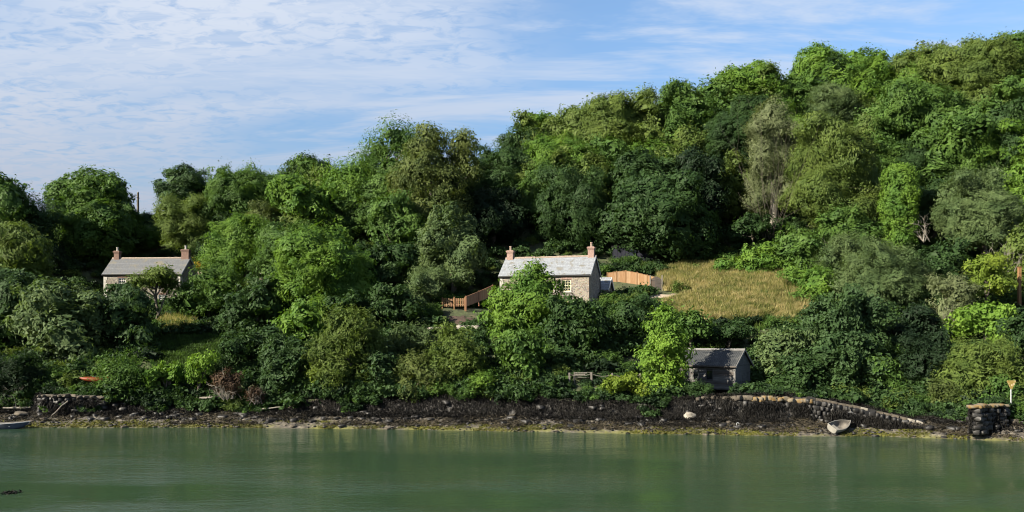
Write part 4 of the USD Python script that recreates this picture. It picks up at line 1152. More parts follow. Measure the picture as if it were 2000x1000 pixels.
# loose stones of the foreshore: nobody could count them
n = 1500
rx_s = rngR.uniform(-46, 44, n)
ssx = rngR.beta(1.6, 1.6, n) * 3.3 - 0.15
v_, f_ = [], []
base_v, base_f = [], []
for k in range(10):
    a, b = rock(rngR, (1.3, 1, 0.5), 1, 0.35, 0.6)
    base_v.append(a); base_f.append(b)
zz = H(rx_s, shore(rx_s) + ssx)
mbs = [MB(), MB()]
for k in range(n):
    j = int(rngR.integers(10))
    s = float(rngR.lognormal(-2.7, 0.5))
    mbs[int(rngR.random() < 0.14)].add(base_v[j] * min(s, 0.33) + [rx_s[k], shore(rx_s[k]) + ssx[k], zz[k] + 0.05], base_f[j])
for k in range(230):
    xx = (float(rngR.normal(600, 32)) - CX) * 0.0448; s_ = float(rngR.uniform(2.5, 4.6)); sz = float(rngR.uniform(0.06, 0.17))
    mbs[1].add(base_v[k % 10] * sz + [xx, float(shore(xx)) + s_, hz(xx, float(shore(xx)) + s_) + 0.04], base_f[k % 10])
for k in range(170):
    xx = float(rngR.uniform(-46, 44)); s_ = float(rngR.uniform(1.3, 3.3)); sz = float(rngR.uniform(0.14, 0.34))
    mbs[0].add(base_v[k % 10] * [sz, sz, sz * 1.2] + [xx, float(shore(xx)) + s_, hz(xx, float(shore(xx)) + s_) + 0.05], base_f[k % 10])
top('shore_rubble', mbs[0], dark_stone, 'dark loose stones strewn over the muddy foreshore', 'stones', kind='stuff', smooth=45)
top('shore_pebbles', mbs[1], brown_stone, 'paler loose stones among the dark ones on the foreshore', 'stones', kind='stuff', smooth=45)

# bladder wrack hanging on the bank and lying in heaps
rngK = np.random.default_rng(8)
n = 64000
x = rngK.uniform(-46, 44, n)
s = np.where(rngK.random(n) < 0.84, rngK.uniform(2.2, 3.75, n) + 0.9 * (meshkit.fbm(np.stack([x * 0.18, x * 0, x * 0], -1), 3, 51) - 0.45), rngK.uniform(1.2, 2.6, n))
den = meshkit.fbm(np.stack([x * 0.55, s * 0.8, x * 0], -1), 3, 21)
keep = den > np.where(s > 2.1, 0.34, 0.56)
x, s = x[keep], s[keep]
y = shore(x) + s
z = H(x, y)
dx = (H(x, y + 0.1) - z) / 0.1
down = unit(np.stack([rngK.normal(0, 0.45, len(x)), -np.ones(len(x)), -np.clip(dx, 0.0, 6)], -1))
nrm = np.stack([np.zeros(len(x)), -np.clip(dx, 0.2, 6), np.ones(len(x))], -1) + rngK.normal(0, 0.7, (len(x), 3))
v, q = kites(rngK, np.stack([x, y - 0.12, z + 0.14], -1) + rngK.normal(0, 0.07, (len(x), 3)), nrm, down + rngK.normal(0, 0.32, (len(x), 3)), 0.29, 0.07, 0.3)
tag(write('/World/seaweed', v, quads=q, mat=LEAF['weed']), 'dark brown seaweed hanging on the bank and heaped on the foreshore', 'seaweed', kind='stuff')
for a_, b_ in (((1350, 1460), (73.6, 72.8)), ((1460, 1585), (72.75, 72.3)), ((1585, 1830), (72.0, 69.6)), ((1892, 1965), (67.0, 68.2)), ((74, 205), (78.5, 78.4))):
    m_ = int((a_[1] - a_[0]) * 26)
    t_ = rngK.random(m_)
    px_ = a_[0] + t_ * (a_[1] - a_[0]); d_ = b_[0] + t_ * (b_[1] - b_[0]) - 0.12
    tp_ = np.interp(px_, [74, 205, 1350, 1460, 1585, 1830, 1892, 1965], [779, 782, 788, 783, 788, 842, 798, 797])
    py_ = tp_ + rngK.random(m_) ** 0.8 * (np.interp(px_, [74, 205, 1350, 1585, 1830, 1965], [812, 812, 838, 842, 845, 846]) - tp_)
    kk = meshkit.fbm(np.stack([px_ * 0.05, py_ * 0.05, px_ * 0], -1), 3, 41) > 0.40
    pos_ = np.column_stack([(px_ - CX) / FPX * d_, d_, CAMZ + (HY - py_) / FPX * d_])[kk] + rngK.normal(0, 0.05, (kk.sum(), 3))
    v, q = kites(rngK, pos_, np.array([0, -1, 0.5]) + rngK.normal(0, 0.5, (len(pos_), 3)), np.array([0, -0.2, -1]) + rngK.normal(0, 0.35, (len(pos_), 3)), 0.36, 0.08, 0.3)
    tag(write(numbered('/World/hanging_weed'), v, quads=q, mat=LEAF['weed']), 'dark seaweed draped over the stones of the ' + {1350: 'wall under the boat shed', 1460: 'wall with the orange coping', 1585: 'slipway side', 1892: 'broken quay near the right edge', 74: 'quay on the left shore'}[a_[0]], 'seaweed', kind='stuff')
n = 34000
x = rngK.uniform(-46, 44, n); s = rngK.uniform(0.5, 2.8, n)
keep = meshkit.fbm(np.stack([x * 0.35, s * 1.6, x * 0 + 9], -1), 4, 25) > 0.47
x, s = x[keep], s[keep]
y = shore(x) + s
v, q = kites(rngK, np.stack([x, y, H(x, y) + 0.08], -1) + rngK.normal(0, 0.06, (len(x), 3)), np.array([0, -0.35, 1]) + rngK.normal(0, 0.5, (len(x), 3)), np.array([1, 0, 0]) + rngK.normal(0, 0.7, (len(x), 3)), 0.36, 0.07, 0.3)
tag(write('/World/wrack', v, quads=q, mat=LEAF['wrack']), 'olive-brown wrack lying in bands along the foreshore', 'seaweed', kind='stuff')
n = 16000
x = rngK.uniform(-46, 44, n); s = rngK.uniform(0.0, 1.35, n)
keep = meshkit.fbm(np.stack([x * 0.25, s * 0.4, x * 0 + 3], -1), 3, 22) > 0.46
x, s = x[keep], s[keep]
y = shore(x) + s
v, q = kites(rngK, np.stack([x, y, H(x, y) + 0.04], -1), np.array([0, -0.3, 1]) + rngK.normal(0, 0.35, (len(x), 3)), rngK.normal(0, 1, (len(x), 3)), 0.30, 0.09, 0.2)
tag(write('/World/green_weed', v, quads=q, mat=LEAF['algae']), 'yellow-green weed along the waterline', 'seaweed', kind='stuff')
fw = at(20, 963, 44.7)
v, q = kites(rngK, np.array([fw[0], fw[1], 0.02]) + rngK.normal(0, [0.22, 0.22, 0.03], (160, 3)), [0, 0, 1] + rngK.normal(0, 0.5, (160, 3)), rngK.normal(0, 1, (160, 3)), 0.22, 0.07)
tag(write('/World/floating_weed', v, quads=q, mat=LEAF['weed']), 'dark tuft of weed floating in the water at the lower left corner', 'seaweed', kind='stuff')

# driftwood and leaning poles on the left shore
for a, b, r, lab in (((133, 783, 78.2), (100, 812, 77.7), 0.055, 'thin pole leaning against the face of the left quay'),
                     ((390, 778, 79.2), (425, 776, 79.0), 0.11, 'white sun-bleached root log under the dead brown bush'),
                     ((512, 789, 78.6), (545, 783, 78.9), 0.09, 'pale driftwood log at the top of the shingle, upper one of two'),
                     ((505, 800, 78.2), (550, 795, 78.2), 0.08, 'grey driftwood log lying below the pale one on the shingle'),
                     ((6, 797, 79.3), (70, 795, 79.5), 0.10, 'grey beam lying along the beach at the left edge')):
    p, q_ = at(*a), at(*b)
    t = thing('driftwood_log', lab, 'log', p)
    pts = wander(np.random.default_rng(int(a[0])), (0, 0, 0), q_ - p, 7, 0.03)
    part(t, 'stem', MB().tube(pts, np.linspace(r, r * 0.7, 7), 7), driftwood, smooth=True)
    if r > 0.08:
        part(t, 'branch_stub', MB().tube([pts[3], pts[3] + [0.12, -0.15, 0.22]], [r * 0.6, r * 0.25], 6), driftwood, smooth=True)

# ------------------------------------------------------------------ trees and shrubs
# name, px, top, width, bottom, distance, style, colour, label [, options]
T, SB, TR = 'broadleaf_tree', 'shrub', 'tree'
PLANTS = [
    # skyline and wood on the left
    (T, -2, 337, 118, 470, 117, 'oak', 'mid', 'green tree cut by the left edge on the skyline', {}),
    (T, 180, 325, 150, 470, 132, 'oak', 'mid', 'tall green tree on the skyline left of the utility pole', {}),
    (T, 186, 386, 150, 520, 127, 'bold', 'mid', 'dense rounded tree in front of the tall skyline tree, above the left cottage', {}),
    ('conifer_tree', 62, 392, 96, 540, 120, 'spiky', 'dark', 'dark brownish evergreen between two lighter trees near the left edge', {}),
    (T, 22, 436, 150, 590, 103, 'hang', 'olive', 'soft yellowish-green tree at the left edge, level with the left chimney', {}),
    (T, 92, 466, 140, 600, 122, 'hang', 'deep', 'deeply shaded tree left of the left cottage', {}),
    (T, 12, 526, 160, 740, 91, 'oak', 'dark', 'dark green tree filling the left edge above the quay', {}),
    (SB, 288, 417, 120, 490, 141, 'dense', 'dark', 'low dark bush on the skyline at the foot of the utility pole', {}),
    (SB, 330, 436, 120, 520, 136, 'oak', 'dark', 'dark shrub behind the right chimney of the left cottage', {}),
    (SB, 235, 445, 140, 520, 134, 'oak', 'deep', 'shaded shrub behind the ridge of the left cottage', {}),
    ('holm_oak', 376, 328, 142, 440, 130, 'dense', 'blue', 'dark domed evergreen oak on the skyline right of the utility pole', {}),
    (T, 366, 388, 112, 505, 123, 'fine', 'olive', 'olive tree with a dark leaning trunk under the domed evergreen', {}),
    (T, 484, 326, 168, 480, 126, 'ash', 'mid', 'wide green tree on the skyline right of the domed evergreen', {}),
    (T, 600, 299, 96, 420, 131, 'oak', 'dark', 'dark narrow treetop on the skyline left of the spiky tree', {}),
    (T, 590, 344, 134, 480, 117, 'bold', 'bright', 'bright green tree below the dark narrow treetop', {}),
    (SB, 512, 396, 62, 450, 115.5, 'fine', 'brown', 'greyish-brown heathery shrub among the green trees', {}),
    (T, 472, 415, 140, 600, 105, 'hang', 'bright', 'light green drooping tree to the right of the left cottage', {}),
    (T, 762, 234, 150, 430, 125, 'spiky', 'mid', 'tall tree with feathery upswept shoots left of the brown-green tree', {'lobes': [(-.62, -.1, .02, .34), (-.30, .1, .38, .36), (.15, 0, .62, .40), (.55, 0, .50, .36), (-.80, 0, -.35, .30), (.1, -.4, -.1, .5), (.5, -.3, -.3, .45), (-.3, -.3, -.5, .45), (.0, .4, 0, .5)]}),
    (T, 690, 318, 120, 460, 121, 'spiky', 'bright', 'bright feathery tree leaning out below the tall upswept tree', {}),
    (T, 846, 240, 172, 470, 114, 'hang', 'brown', 'tall brownish-green two-headed tree with pale stems', {'lobes': [(-.02, 0, .74, .34), (.66, .1, .70, .31), (-.32, 0, .42, .40), (.62, .2, .40, .30), (.86, .1, .14, .22), (-.62, 0, .02, .42), (-.2, -.4, .1, .46), (.3, -.3, -.1, .40), (-.5, -.1, -.42, .42), (0, -.4, -.55, .45), (.48, 0, -.5, .42), (.1, .3, .3, .4)], 'wood': pale_bark}),
    (T, 770, 372, 122, 520, 109, 'oak', 'mid', 'green tree below the brown-green two-headed tree', {}),
    (T, 888, 395, 142, 580, 105.5, 'ivy', 'grey', 'dark tree draped with pale ivy leaves left of the pale-roofed cottage', {}),
    (T, 640, 448, 208, 655, 97, 'ash', 'bright', 'broad mid-green tree between the two cottages', {'density': 1.1}),
    (T, 548, 430, 120, 610, 101, 'ash', 'mid', 'green tree just left of the broad tree between the cottages', {}),
    (T, 755, 470, 120, 640, 100, 'oak', 'dark', 'dark tree right of the broad tree between the cottages', {}),
    (T, 836, 520, 96, 640, 97.5, 'fine', 'grey', 'grey-green willow bush left of the orange picket fence', {}),
    (SB, 775, 560, 110, 660, 92, 'bold', 'dark', 'dark leafy shrub left of the grey-green willow bush', {}),
    (T, 985, 288, 140, 470, 127, 'oak', 'dark', 'dark tree on the skyline right of the two-headed tree', {}),
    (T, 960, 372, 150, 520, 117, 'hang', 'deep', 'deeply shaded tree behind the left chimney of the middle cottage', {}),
    (T, 1110, 332, 150, 495, 118, 'hang', 'dark', 'dark drooping tree directly above the roof of the middle cottage', {}),
    (T, 1062, 218, 104, 340, 138, 'bold', 'bright', 'sunlit round tree where the wooded skyline starts to climb', {}),
    (T, 1190, 190, 196, 360, 133, 'ash', 'olive', 'broad olive-green tree on the skyline above the middle cottage', {}),
    (T, 1096, 264, 140, 400, 126, 'ash', 'bright', 'yellowish-green tree under the broad olive skyline tree', {}),
    (T, 1335, 170, 164, 360, 134, 'oak', 'mid', 'mid-green skyline tree with a small pine tip beside it', {}),
    (T, 1250, 300, 150, 440, 123, 'oak', 'dark', 'dark tree between the olive skyline tree and the big dark maple', {}),
    (T, 1466, 128, 146, 260, 143, 'oak', 'bright', 'bright green crown on the skyline left of the deep notch', {}),
    (T, 1452, 186, 160, 440, 126, 'dense', 'dark', 'very dark fine-leaved tree beside the pale grey tree', {}),
    (T, 1360, 290, 120, 470, 120, 'oak', 'deep', 'shaded tree between the dark maple and the dark fine-leaved tree', {}),
    ('maple_tree', 1282, 338, 220, 545, 115, 'bold', 'dark', 'big dark maple with bold leaves above the golden field', {'density': 1.1}),
    (T, 1512, 205, 118, 452, 119, 'fine', 'pale', 'thin pale grey-green tree with bare twigs in the middle of the right-hand wood', {'density': 0.62, 'wood': pale_bark}),
    (T, 1632, 236, 182, 470, 113, 'hang', 'olive', 'yellow-olive tree lit on its left side and dark on its right', {'density': 1.1}),
    (T, 1636, 92, 196, 260, 145, 'oak', 'bright', 'large bright green dome on the skyline right of the notch', {}),
    (T, 1622, 168, 112, 290, 133, 'fine', 'grey', 'greyish twiggy tree under the large bright dome', {'density': 0.8}),
    (T, 1765, 160, 186, 350, 128, 'oak', 'mid', 'mid-green tree with a rounded top right of the yellow-olive tree', {}),
    (T, 1800, 94, 136, 260, 140, 'ash', 'olive', 'olive-green skyline tree right of the large bright dome', {}),
    (T, 1906, 74, 168, 280, 132, 'ash', 'olive', 'wide olive-green tree on the skyline near the right edge', {}),
    (T, 2012, 58, 130, 300, 134, 'oak', 'mid', 'green tree rising highest at the right edge of the skyline', {}),
    (T, 1862, 212, 156, 380, 122, 'bold', 'mid', 'dense leafy tree below the wide olive skyline tree', {}),
    (T, 1990, 190, 150, 350, 122, 'bold', 'dark', 'dark leafy tree at the right edge below the highest tree', {}),
    ('ivy_column', 1757, 325, 72, 490, 105, 'ivy', 'bright', 'upright ivy-covered tree stump like a green column in the right-hand wood', {'lobes': [(0, 0, .72, .9), (.1, 0, .35, .95), (-.1, 0, -.02, .95), (.05, 0, -.38, .9), (-.05, 0, -.75, .85)]}),
    (T, 1822, 345, 100, 480, 109, 'oak', 'blue', 'bluish-green shaded tree right of the ivy column', {}),
    ('willow_tree', 1918, 330, 156, 520, 101.5, 'fine', 'grey', 'grey-olive willow with green climbers near the right edge', {'density': 1.1}),
    (T, 2004, 318, 90, 450, 106, 'bold', 'bright', 'bright green leafy tree at the right edge, halfway up', {}),
    (T, 2010, 440, 100, 600, 95, 'oak', 'olive', 'olive tree behind the pale timber post at the right edge', {}),
    # slope above and right of the golden field
    (SB, 1660, 415, 130, 520, 107, 'oak', 'mid', 'green shrub under the trunks below the yellow-olive tree', {}),
    (SB, 1432, 500, 84, 560, 109, 'bold', 'bright', 'small sunlit bush at the top left corner of the golden field', {}),
    (SB, 1424, 634, 100, 694, 86.5, 'oak', 'dark', 'dark green bush on the slope above the boat shed roof', {'leaf': .9}),
    (SB, 1502, 470, 110, 560, 107.5, 'bold', 'bright', 'sunlit bramble bush above the golden field', {}),
    (SB, 1560, 448, 110, 560, 107, 'oak', 'mid', 'green bush higher up the slope above the right end of the field', {}),
    (SB, 1470, 420, 130, 480, 116, 'oak', 'dark', 'shaded green bush under the pale thin tree', {}),
    (SB, 1590, 520, 120, 640, 98.5, 'ash', 'bright', 'leafy sunlit bush at the right end of the golden field', {}),
    (SB, 1650, 462, 110, 560, 101, 'fine', 'grey', 'grey-green bush at the left of the big grey mound', {}),
    (SB, 1724, 468, 200, 630, 96, 'fine', 'grey', 'big grey-green mound of shrub under the ivy column', {'density': 1.1}),
    (SB, 1830, 470, 110, 600, 97, 'oak', 'dark', 'dark shrub in the hollow right of the grey-green mound', {}),
    (T, 1652, 560, 196, 790, 83, 'ivy', 'blue', 'tall dark ivy-clad thicket to the right of the boat shed', {'leaf': 1.2, 'density': 1.1}),
    (SB, 1712, 690, 112, 792, 77.5, 'bold', 'mid', 'leafy lighter bush at the foot of the dark ivy-clad thicket', {'leaf': 0.8}),
    (SB, 1522, 640, 116, 770, 81, 'oak', 'grey', 'grey-green shrub just right of the boat shed', {'leaf': .8}),
    (SB, 1600, 690, 90, 780, 79.5, 'ash', 'dark', 'dark green shrub between the boat shed shrub and the thicket', {'leaf': .8}),
    (T, 1655, 640, 150, 800, 77.6, 'ivy', 'blue', 'lower dark skirt of ivy hanging behind the slipway', {'leaf': 1.1}),
    (SB, 1568, 690, 104, 800, 76.5, 'oak', 'dark', 'dark bush above the top end of the slipway', {'leaf': .8}),
    (SB, 1800, 650, 116, 815, 77.5, 'fine', 'deep', 'very dark scrub filling the hollow above the lower slipway', {}),
    (SB, 1845, 745, 70, 815, 73.5, 'fine', 'brown', 'brownish scrub on the bank left of the broken quay', {'density': .7}),
    (SB, 1790, 600, 110, 720, 86, 'oak', 'deep', 'shaded shrub in the dark hollow behind the slipway', {}),
    (SB, 1926, 498, 84, 600, 90, 'bold', 'yellow', 'yellow-green leafy bush left of the pale timber post', {'leaf': .8}),
    (SB, 1868, 540, 90, 640, 89, 'fine', 'pale', 'pale straw-coloured bush below the willow near the right edge', {}),
    (SB, 1925, 590, 130, 690, 83, 'bold', 'lime', 'bright lime-green leafy bush above the round olive shrub', {'leaf': .75}),
    (SB, 1912, 668, 152, 800, 75, 'fine', 'olive', 'round greyish-olive shrub above the broken quay', {'density': 1.1, 'leaf': .9}),
    (SB, 2005, 600, 100, 800, 77, 'oak', 'dark', 'dark shrub at the right edge behind the yellow sign', {'leaf': .8}),
    (SB, 1955, 735, 60, 800, 71.5, 'bold', 'mid', 'small leafy bush at the foot of the round olive shrub, left of the sign', {'leaf': .6}),
    # in front of and around the middle cottage
    ('ash_tree', 1036, 516, 182, 710, 89, 'ash', 'bright', 'bright green ash tree in front of the middle cottage', {'density': 1.15, 'lobes': [(.12, 0, .82, .22), (-.05, .1, .58, .34), (.30, 0, .45, .34), (-.40, 0, .25, .40), (.05, -.4, .1, .46), (.55, 0, .0, .36), (-.68, 0, -.12, .32), (-.3, -.3, -.35, .44), (.3, -.3, -.4, .42), (0, .2, -.1, .5), (-.62, 0, -.55, .30)]}),
    (T, 1122, 584, 136, 745, 84, 'bold', 'dark', 'dark large-leaved tree below the right corner of the middle cottage', {'leaf': .9}),
    (T, 1018, 648, 112, 775, 79.5, 'bold', 'mid', 'leafy mid-green small tree in front of the ash tree', {'leaf': .8}),
    (T, 1228, 572, 126, 740, 87, 'oak', 'dark', 'dark green tree below the curving honey-coloured fence', {}),
    (SB, 1205, 514, 50, 540, 111.5, 'oak', 'deep', 'shaded bush against the front of the navy outbuilding', {'leaf': .9}),
    (SB, 1228, 562, 60, 596, 101.5, 'oak', 'mid', 'dark green shrub in front of the curving honey-coloured fence', {'leaf': .8}),
    ('ash_tree', 1298, 594, 96, 785, 76.5, 'ash', 'lime', 'bright light-green ash overhanging the left end of the boat shed', {'density': 1.2, 'lobes': [(.1, 0, .78, .42), (-.25, 0, .48, .46), (.45, .1, .42, .42), (0, -.3, .15, .55), (.62, 0, .05, .38), (-.5, 0, -.15, .50), (.25, -.3, -.3, .5), (-.35, -.2, -.6, .48), (.2, 0, -.68, .42), (0, .3, 0, .6)]}),
    (SB, 1350, 606, 70, 668, 86, 'oak', 'mid', 'green bush behind the light-green ash, above the shed roof', {}),
    (SB, 1224, 729, 96, 786, 74.6, 'bold', 'yellow', 'low yellow-green bush on top of the bank in front of the rope fence', {'leaf': .62, 'density': 1.2}),
    (SB, 1362, 746, 56, 790, 75.2, 'fine', 'dark', 'dark scrubby bush under the front windows of the boat shed', {'leaf': .8}),
    (SB, 940, 728, 78, 785, 76.2, 'fine', 'bright', 'small vivid green bush on the bank left of the leafy small tree', {'leaf': .8}),
    (SB, 815, 694, 106, 785, 77.3, 'fine', 'brown', 'olive-brown dome-shaped shrub on the bank', {'density': 1.15}),
    ('willow_tree', 890, 640, 116, 780, 79.6, 'fine', 'olive', 'pale olive willow right of the olive-brown dome', {}),
    (SB, 798, 634, 104, 725, 83.5, 'fine', 'grey', 'silvery grey shrub behind the olive-brown dome', {}),
    (T, 682, 612, 138, 785, 79.5, 'fine', 'olive', 'tall pale green willow on the bank below the broad tree', {'density': 1.2}),
    (SB, 740, 690, 80, 785, 77.6, 'oak', 'blue', 'dark green bush between the pale willow and the olive-brown dome', {'leaf': .8}),
    (T, 566, 654, 124, 785, 78.8, 'bold', 'blue', 'glossy green round bush on the bank left of the pale willow', {'leaf': .75}),
    (SB, 632, 716, 54, 780, 76.7, 'oak', 'yellow', 'little yellow-green bush at the foot of the pale willow', {'leaf': .6}),
    (T, 590, 590, 110, 690, 87, 'bold', 'bright', 'sunlit leafy shrub under the broad tree between the cottages', {}),
    (SB, 690, 575, 110, 650, 91, 'oak', 'dark', 'dark undershrub below the broad tree between the cottages', {}),
    # around the left cottage
    (T, 408, 522, 136, 650, 99.5, 'ash', 'mid', 'green tree with a bare trunk below the right end of the left cottage', {}),
    (T, 500, 540, 118, 665, 94.5, 'oak', 'dark', 'dark tree on the lawn edge left of the broad tree', {}),
    (T, 120, 545, 176, 745, 87, 'oak', 'grey', 'large pale green tree in front of the left cottage near the left edge', {'density': 1.1}),
    (T, 246, 558, 124, 720, 89, 'bold', 'blue', 'dark bluish-green tree beside the large pale green tree', {'leaf': .9}),
    (T, 305, 522, 106, 580, 97, 'ash', 'olive', 'slender-stemmed tree with a thin flat crown in front of the left cottage', {'density': 0.9}),
    (SB, 240, 703, 94, 778, 76.6, 'spiky', 'mid', 'feathery green shrub on the bank right of the kayak', {'leaf': .7}),
    (SB, 325, 708, 90, 770, 77.5, 'ivy', 'bright', 'sunlit mound of ivy on the bank right of the feathery shrub', {}),
    (SB, 392, 694, 56, 760, 77.8, 'hang', 'lime', 'small bright shrub hanging over the bank left of the dead brown bush', {'leaf': .7}),
    (SB, 470, 655, 110, 730, 83, 'hang', 'dark', 'dark bush above the dead brown bush', {}),
    (SB, 520, 640, 70, 700, 84, 'oak', 'blue', 'small bluish bush at the right end of the shaded lawn', {'leaf': .8}),
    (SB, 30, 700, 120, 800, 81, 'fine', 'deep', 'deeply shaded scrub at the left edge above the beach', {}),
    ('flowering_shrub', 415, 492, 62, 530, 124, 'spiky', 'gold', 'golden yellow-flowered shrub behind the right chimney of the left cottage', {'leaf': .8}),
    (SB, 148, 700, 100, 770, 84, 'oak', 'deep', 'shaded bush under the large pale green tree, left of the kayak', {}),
]
for i, (name, px, ty_, w, by, d, st, col, lab, opt) in enumerate(PLANTS):
    plant(name, lab, 'shrub' if name in (SB, 'flowering_shrub') else 'tree', px, ty_, w, by, d, st, col, 100 + i, **opt)

# the trees whose crowns run together between these: five kinds, each grown once and repeated
SKYLINE = np.array([(-80, 340), (0, 345), (60, 425), (110, 405), (180, 340), (255, 410), (290, 430), (320, 380), (380, 338), (440, 340), (560, 335), (600, 312), (640, 330), (690, 295), (760, 250), (845, 255), (905, 258), (935, 305), (990, 300), (1020, 252), (1065, 232), (1110, 226), (1190, 203), (1260, 200), (1335, 178), (1400, 160), (1465, 142), (1525, 165), (1540, 150), (1640, 106), (1725, 110), (1740, 122), (1800, 106), (1850, 104), (1905, 90), (1960, 88), (2000, 72), (2090, 66)], float)
rngF = np.random.default_rng(311)
KINDS = []
for k, (st, col, wood) in enumerate((('oak', 'mid', bark), ('ash', 'bright', bark), ('oak', 'olive', bark), ('bold', 'mid', bark), ('hang', 'dark', bark))):
    p = f'/World/woodland_tree_kind_{k + 1}'
    stage.CreateClassPrim(p)
    v, q, c, lr = crown_mesh(rngF, 4.6, 4.2, 4.6, st, None, 1.0, 1.0, fine=True)
    write(p + '/crown', v + [0, 0, 5.2], tris=q, mat=LEAF[col])
    mb = MB().tube(wander(rngF, (0, 0, -1.5), (0.2, 0, 7.0), 8, 0.15), np.linspace(0.32, 0.08, 8), 7)
    part(p, 'trunk', mb, wood, smooth=True)
    mb = MB()
    for j in rngF.permutation(len(c))[:8]:
        mb.tube(wander(rngF, (0, 0, rngF.uniform(2, 5)), c[j] + [0, 0, 5.2], 6, 0.08), np.linspace(0.15, 0.02, 6), 5)
    part(p, 'limb', mb, wood, smooth=True)
    KINDS.append(p)
FILL = []
for px in np.arange(-60, 2090, 43):
    for drop, dd in ((2, 0), (75, -9), (150, -17)):
        x_ = px + rngF.uniform(-20, 20) + (23 if drop == 75 else 0)
        base_d = np.interp(x_, [0, 400, 700, 1000, 1300, 1600, 2000], [127, 131, 127, 131, 139, 144, 137]) + dd + rngF.uniform(-2, 2)
        top_ = np.interp(x_, SKYLINE[:, 0], SKYLINE[:, 1]) + drop + (rngF.uniform(-4, 9) if drop < 10 else rngF.uniform(-6, 16))
        if x_ < 940 and drop > 100 or (150 < x_ < 430 and drop > 20) or (930 < x_ < 1290 and drop > 100) or (925 < x_ < 1050 and drop > 50) or (drop < 10 and (690 < x_ < 945 or 305 < x_ < 455)):
            continue
        FILL.append((x_, top_, base_d, int(rngF.integers(5))))
MARKS = [(-40, 'the left edge'), (30, 'the dark navy dinghy'), (90, 'the left quay'), (150, 'the leaning pole'), (216, 'the left cottage chimney'), (270, 'the utility pole'), (325, 'the slender-stemmed tree'), (371, 'the second left cottage chimney'), (440, 'the dead brown bush'), (500, 'the lawn-edge tree'),
         (566, 'the glossy round bush'), (632, 'the little yellow bush'), (682, 'the bank willow'), (740, 'the dark bank bush'), (815, 'the brown dome shrub'), (886, 'the picket fence'), (935, 'the climbing fence'), (990, 'the middle cottage\'s left chimney'), (1040, 'the cottage ash'), (1090, 'the pale slate roof'),
         (1158, 'the middle cottage\'s right chimney'), (1215, 'the navy outbuilding'), (1281, 'the garden gate'), (1340, 'the boat shed ash'), (1400, 'the boat shed windows'), (1455, 'the boat shed gable'), (1505, 'the pale thin tree'), (1575, 'the golden field\'s end'), (1637, 'the white dinghy'), (1700, 'the slipway\'s middle'),
         (1757, 'the ivy column'), (1815, 'the slipway\'s foot'), (1868, 'the straw-coloured bush'), (1918, 'the grey-olive willow'), (1974, 'the yellow sign'), (2020, 'the timber post'), (2075, 'the right edge')]
TONE = ['mid-green', 'bright green', 'olive', 'leafy green', 'dark green']
said = set()
for x_, top_, d, k in FILL:
    sky_ = float(np.interp(x_, SKYLINE[:, 0], SKYLINE[:, 1]))
    row = 'on the skyline' if top_ - sky_ < 45 else 'just below the skyline' if top_ - sky_ < 110 else 'midway down the wood'
    mk = min(MARKS, key=lambda m: abs(m[0] - x_))
    lab = f'{TONE[k]} canopy tree {row}, straight above {mk[1]}'
    if lab in said:
        lab = lab.replace('straight above', 'left above' if x_ < mk[0] else 'right above')
    if lab in said:
        continue
    X_ = (x_ - CX) / FPX * d
    g = hz(X_, d)
    hgt = CAMZ + (HY - top_) / FPX * d - g
    sc = hgt / 9.8
    if not 0.35 < sc < 1.7:
        continue
    said.add(lab)
    t = UsdGeom.Xform.Define(stage, numbered('/World/woodland_tree'))
    t.AddTranslateOp().Set(Gf.Vec3d(X_, d, g)); t.AddRotateZOp().Set(float(rngF.uniform(0, 360))); w_ = sc * rngF.uniform(0.85, 1.05) if sc > 0.7 else sc * 1.15
    t.AddScaleOp().Set(Gf.Vec3f(float(w_), float(w_), float(sc)))
    t.GetPrim().GetReferences().AddInternalReference(KINDS[k]); t.GetPrim().SetInstanceable(True)
    tag(t.GetPrim(), lab, 'tree', 'trees merging in the canopy of the wooded hillside')

